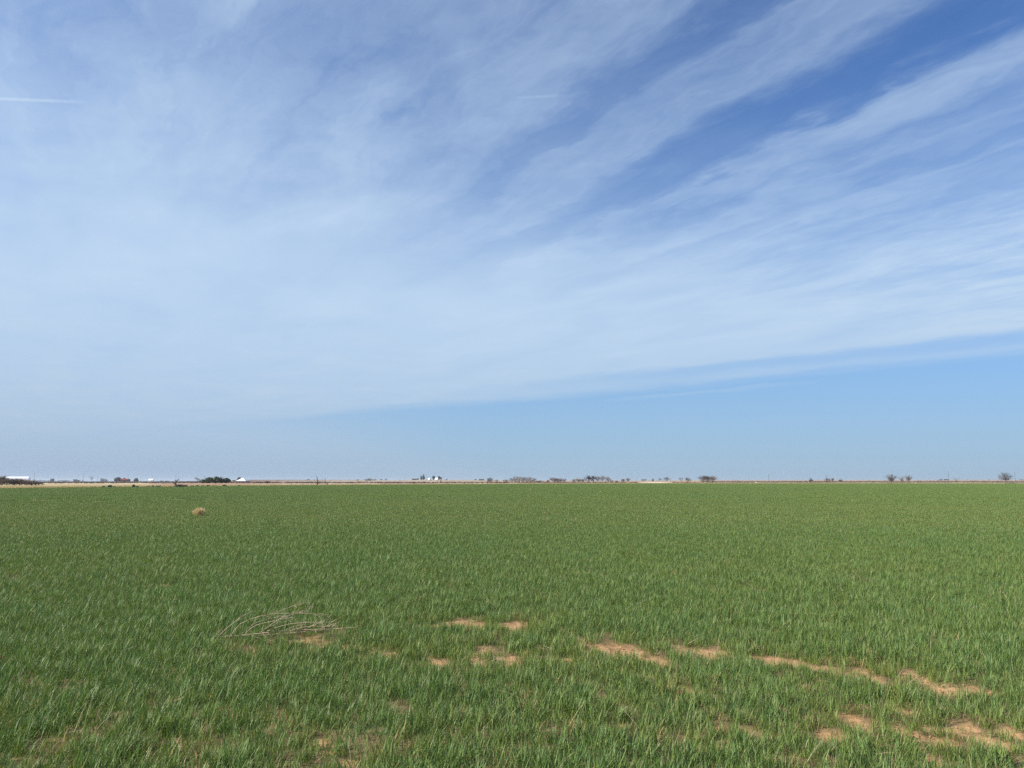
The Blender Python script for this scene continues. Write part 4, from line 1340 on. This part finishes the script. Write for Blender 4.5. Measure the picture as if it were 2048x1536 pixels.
# ------------------------------------------------------------ the dead weed lying in the foreground
wx0, wy0 = flat_hit(437, 1279)
MP = math.hypot(wx0, wy0) / F_PX * 1.0
weed = empty('dead_weed', (wx0 - .03, wy0, float(height(wx0, wy0)) + 0.0))
tag(weed, 'dried pale weed with arching bare branches lying on the crop by a bare patch', 'dead weed')
gw = random.Random(8)
BR = [([(437, 1274), (470, 1272.5), (500, 1270), (545, 1264.5), (600, 1261.5), (650, 1260), (692, 1257)], 0, .0062, .0018, 'stem'),
      ([(440, 1275), (480, 1273), (520, 1271), (562, 1267.5), (610, 1263), (640, 1262)], .10, .0050, .0016, 'branch'),
      ([(443, 1272), (452, 1263), (461, 1254), (474, 1244), (486, 1236), (494, 1231)], .02, .0042, .0016, 'branch'),
      ([(465, 1271), (470, 1262), (480, 1251), (496, 1243), (516, 1237), (541, 1233), (575, 1231.5), (608, 1233), (634, 1237)], .05, .0042, .0012, 'branch'),
      ([(490, 1270), (498, 1261), (511, 1253), (533, 1248), (556, 1243), (580, 1240)], -.04, .0036, .0012, 'branch'),
      ([(522, 1263), (536, 1252), (549, 1243), (566, 1236), (584, 1231.5), (600, 1230)], .06, .0036, .0012, 'branch'),
      ([(538, 1234), (556, 1226), (572, 1220), (588, 1215.5)], .06, .0026, .0010, 'branch'),
      ([(530, 1264), (548, 1257), (570, 1251.5), (598, 1248.5), (632, 1249)], -.02, .0036, .0012, 'branch'),
      ([(560, 1263), (578, 1255), (596, 1249), (618, 1246)], .10, .0030, .0010, 'branch'),
      ([(448, 1277), (462, 1281), (480, 1286), (494, 1289)], -.12, .0030, .0012, 'branch'),
      ([(500, 1271), (520, 1277), (545, 1281), (575, 1281)], -.12, .0030, .0010, 'branch'),
      ([(515, 1268), (528, 1257), (545, 1249), (563, 1245)], .14, .0028, .0010, 'branch'),
      ([(480, 1272), (492, 1258), (508, 1247), (530, 1240), (556, 1236)], .16, .0030, .0010, 'branch'),
      ([(570, 1264), (590, 1258), (612, 1255), (642, 1256), (668, 1260)], -.05, .0032, .0010, 'branch'),
      ([(596, 1262), (612, 1254), (628, 1247), (640, 1238)], .05, .0026, .0010, 'branch'),
      ([(601, 1234), (603, 1226), (606, 1219)], .05, .0018, .0008, 'branch'),
      ([(620, 1262), (640, 1254), (655, 1250)], .02, .0022, .0008, 'branch')]
for pts_, dep, r0, r1, nm in BR:
    ps = []
    n_ = len(pts_)
    for i, (px, py) in enumerate(pts_):
        d_ = dep * i / (n_ - 1) + gw.uniform(-.006, .006)
        z_ = (1276.5 - py) * MP - .21 * d_
        ps.append(((px - 437) * MP, d_, z_ + .012))
    vs, fs = tube_data([(ps, r0 * 1.0, r1 * 1.25)], 6)
    ob = mesh_obj(nm, vs, fs, M_WEED, weed)
    tw = []
    for k_ in range(int(n_ * 2.0)):
        u = gw.uniform(.3, 1.0) * (n_ - 1)
        i = min(int(u), n_ - 2)
        a_ = Vector(ps[i]).lerp(Vector(ps[i + 1]), u - i)
        d_ = (Vector(ps[i + 1]) - Vector(ps[i])).normalized() + Vector((gw.gauss(0, .5), gw.gauss(0, .6), gw.gauss(-.05, .45)))
        L = gw.uniform(.04, .12)
        d_ = d_.normalized() * L
        tw.append(([tuple(a_), tuple(a_ + d_ * .5 + Vector((0, 0, .006))), tuple(a_ + d_)], .0014, .0007))
    vs, fs = tube_data(tw, 3)
    mesh_obj('twigs', vs, fs, M_WEED, ob)

# a few lone straws big enough to see
for k_, (px, py, dx_, dz_, lab) in enumerate([(1280, 1462, -.115, .125, 'pale dry stalk leaning left over the thin crop in the lower right centre'),
                                              (1243, 1428, .045, .035, 'short curled pale stalk left of the leaning dry stalk')]):
    fx, fy = flat_hit(px, py)
    st = mesh_obj('dry_stalk', *tube_data([([(0, 0, 0), (dx_ * .35, .01, dz_ * .4), (dx_ * .75, .015, dz_ * .8), (dx_, .02, dz_)], .0026, .0014)], 5), M_WEED)
    st.location = (fx, fy, .01)
    tag(st, lab, 'dry stalk')

# ------------------------------------------------------------ scrub on the brown bands
SV = []
for i in range(4):
    g = random.Random(700 + i)
    vs, fs = [], []
    for k_ in range(26):
        a_, rr = g.uniform(0, 6.28), abs(g.gauss(0, .9))
        base = Vector((math.cos(a_) * rr, math.sin(a_) * rr, 0))
        tip = base + Vector((g.gauss(0, .35), g.gauss(0, .35), g.uniform(.4, 1.2)))
        s = Vector((g.gauss(0, 1), g.gauss(0, 1), 0)).normalized() * g.uniform(.06, .16)
        b0 = len(vs)
        vs += [base - s, base + s, tip + s * 1.5, tip - s * 1.5]
        fs.append((b0, b0 + 1, b0 + 2, b0 + 3))
    m_ = bpy.data.meshes.new('scrub_clump')
    m_.from_pydata([tuple(v) for v in vs], [], fs)
    m_.materials.append((M_RTWIG, M_DTWIG, M_TWIG, M_RTWIG)[i])
    SV.append(m_)
n = 30000
az = rng.uniform(-.74, .74, n)
px_ = px_of_az(az)
r = rng.uniform(480, 3200, n)
x, y = r * np.sin(az), r * np.cos(az)
z = height(x, y)
_, py_ = proj(x, y, z)
patch = fnoise(x, y, 60.0) + .6 * fnoise(x + 90, y, 20.0)
rt = px_ > 1400
okb = np.where(rt, (py_ < 965.5) & (py_ > 962.5), (py_ < 966.8) & (py_ > 964.9))
okb = okb | ((px_ < 420) & (py_ < 965.6) & (py_ > 963.1))
keep = ((okb & (patch > -.25)) | (patch > .75)) & (r > edge_r(az) * 1.12)
keep &= ~((np.abs(px_ - 1310) < 34) & (py_ > 963.2))
x, y, z, r = x[keep], y[keep], z[keep], r[keep]
n = len(x)
s = rng.uniform(.5, 1.1, n) * (1 + .3 * (r > 1500))
scatter('scrub', SV, np.stack([x, y, z], -1), rng.integers(0, 4, n), np.stack([0 * x, 0 * x, rng.uniform(0, 6.28, n)], -1), np.stack([s, s, s * .8], -1), np.zeros(n))
print('scrub', n)

# ------------------------------------------------------------ the air
HAZE = 0.00006
M_HAZE = bpy.data.materials.new('air')
M_HAZE.use_nodes = True
ht = M_HAZE.node_tree
ht.nodes.clear()
hv = ht.nodes.new('ShaderNodeVolumePrincipled')
hv.inputs['Color'].default_value = (.86, .93, 1.0, 1)
hv.inputs['Density'].default_value = HAZE
hv.inputs['Anisotropy'].default_value = 0.3
hout = ht.nodes.new('ShaderNodeOutputMaterial')
ht.links.new(hv.outputs[0], hout.inputs['Volume'])
zlo = float(GZ.min()) - 1.0
zhi = float(max(24.0, GZ.max() + 2))
v, f = box_data(-9400, 9400, -9400, 9400, zlo, zhi)
hz = mesh_obj('haze', v, f, M_HAZE)
hz['kind'] = 'stuff'
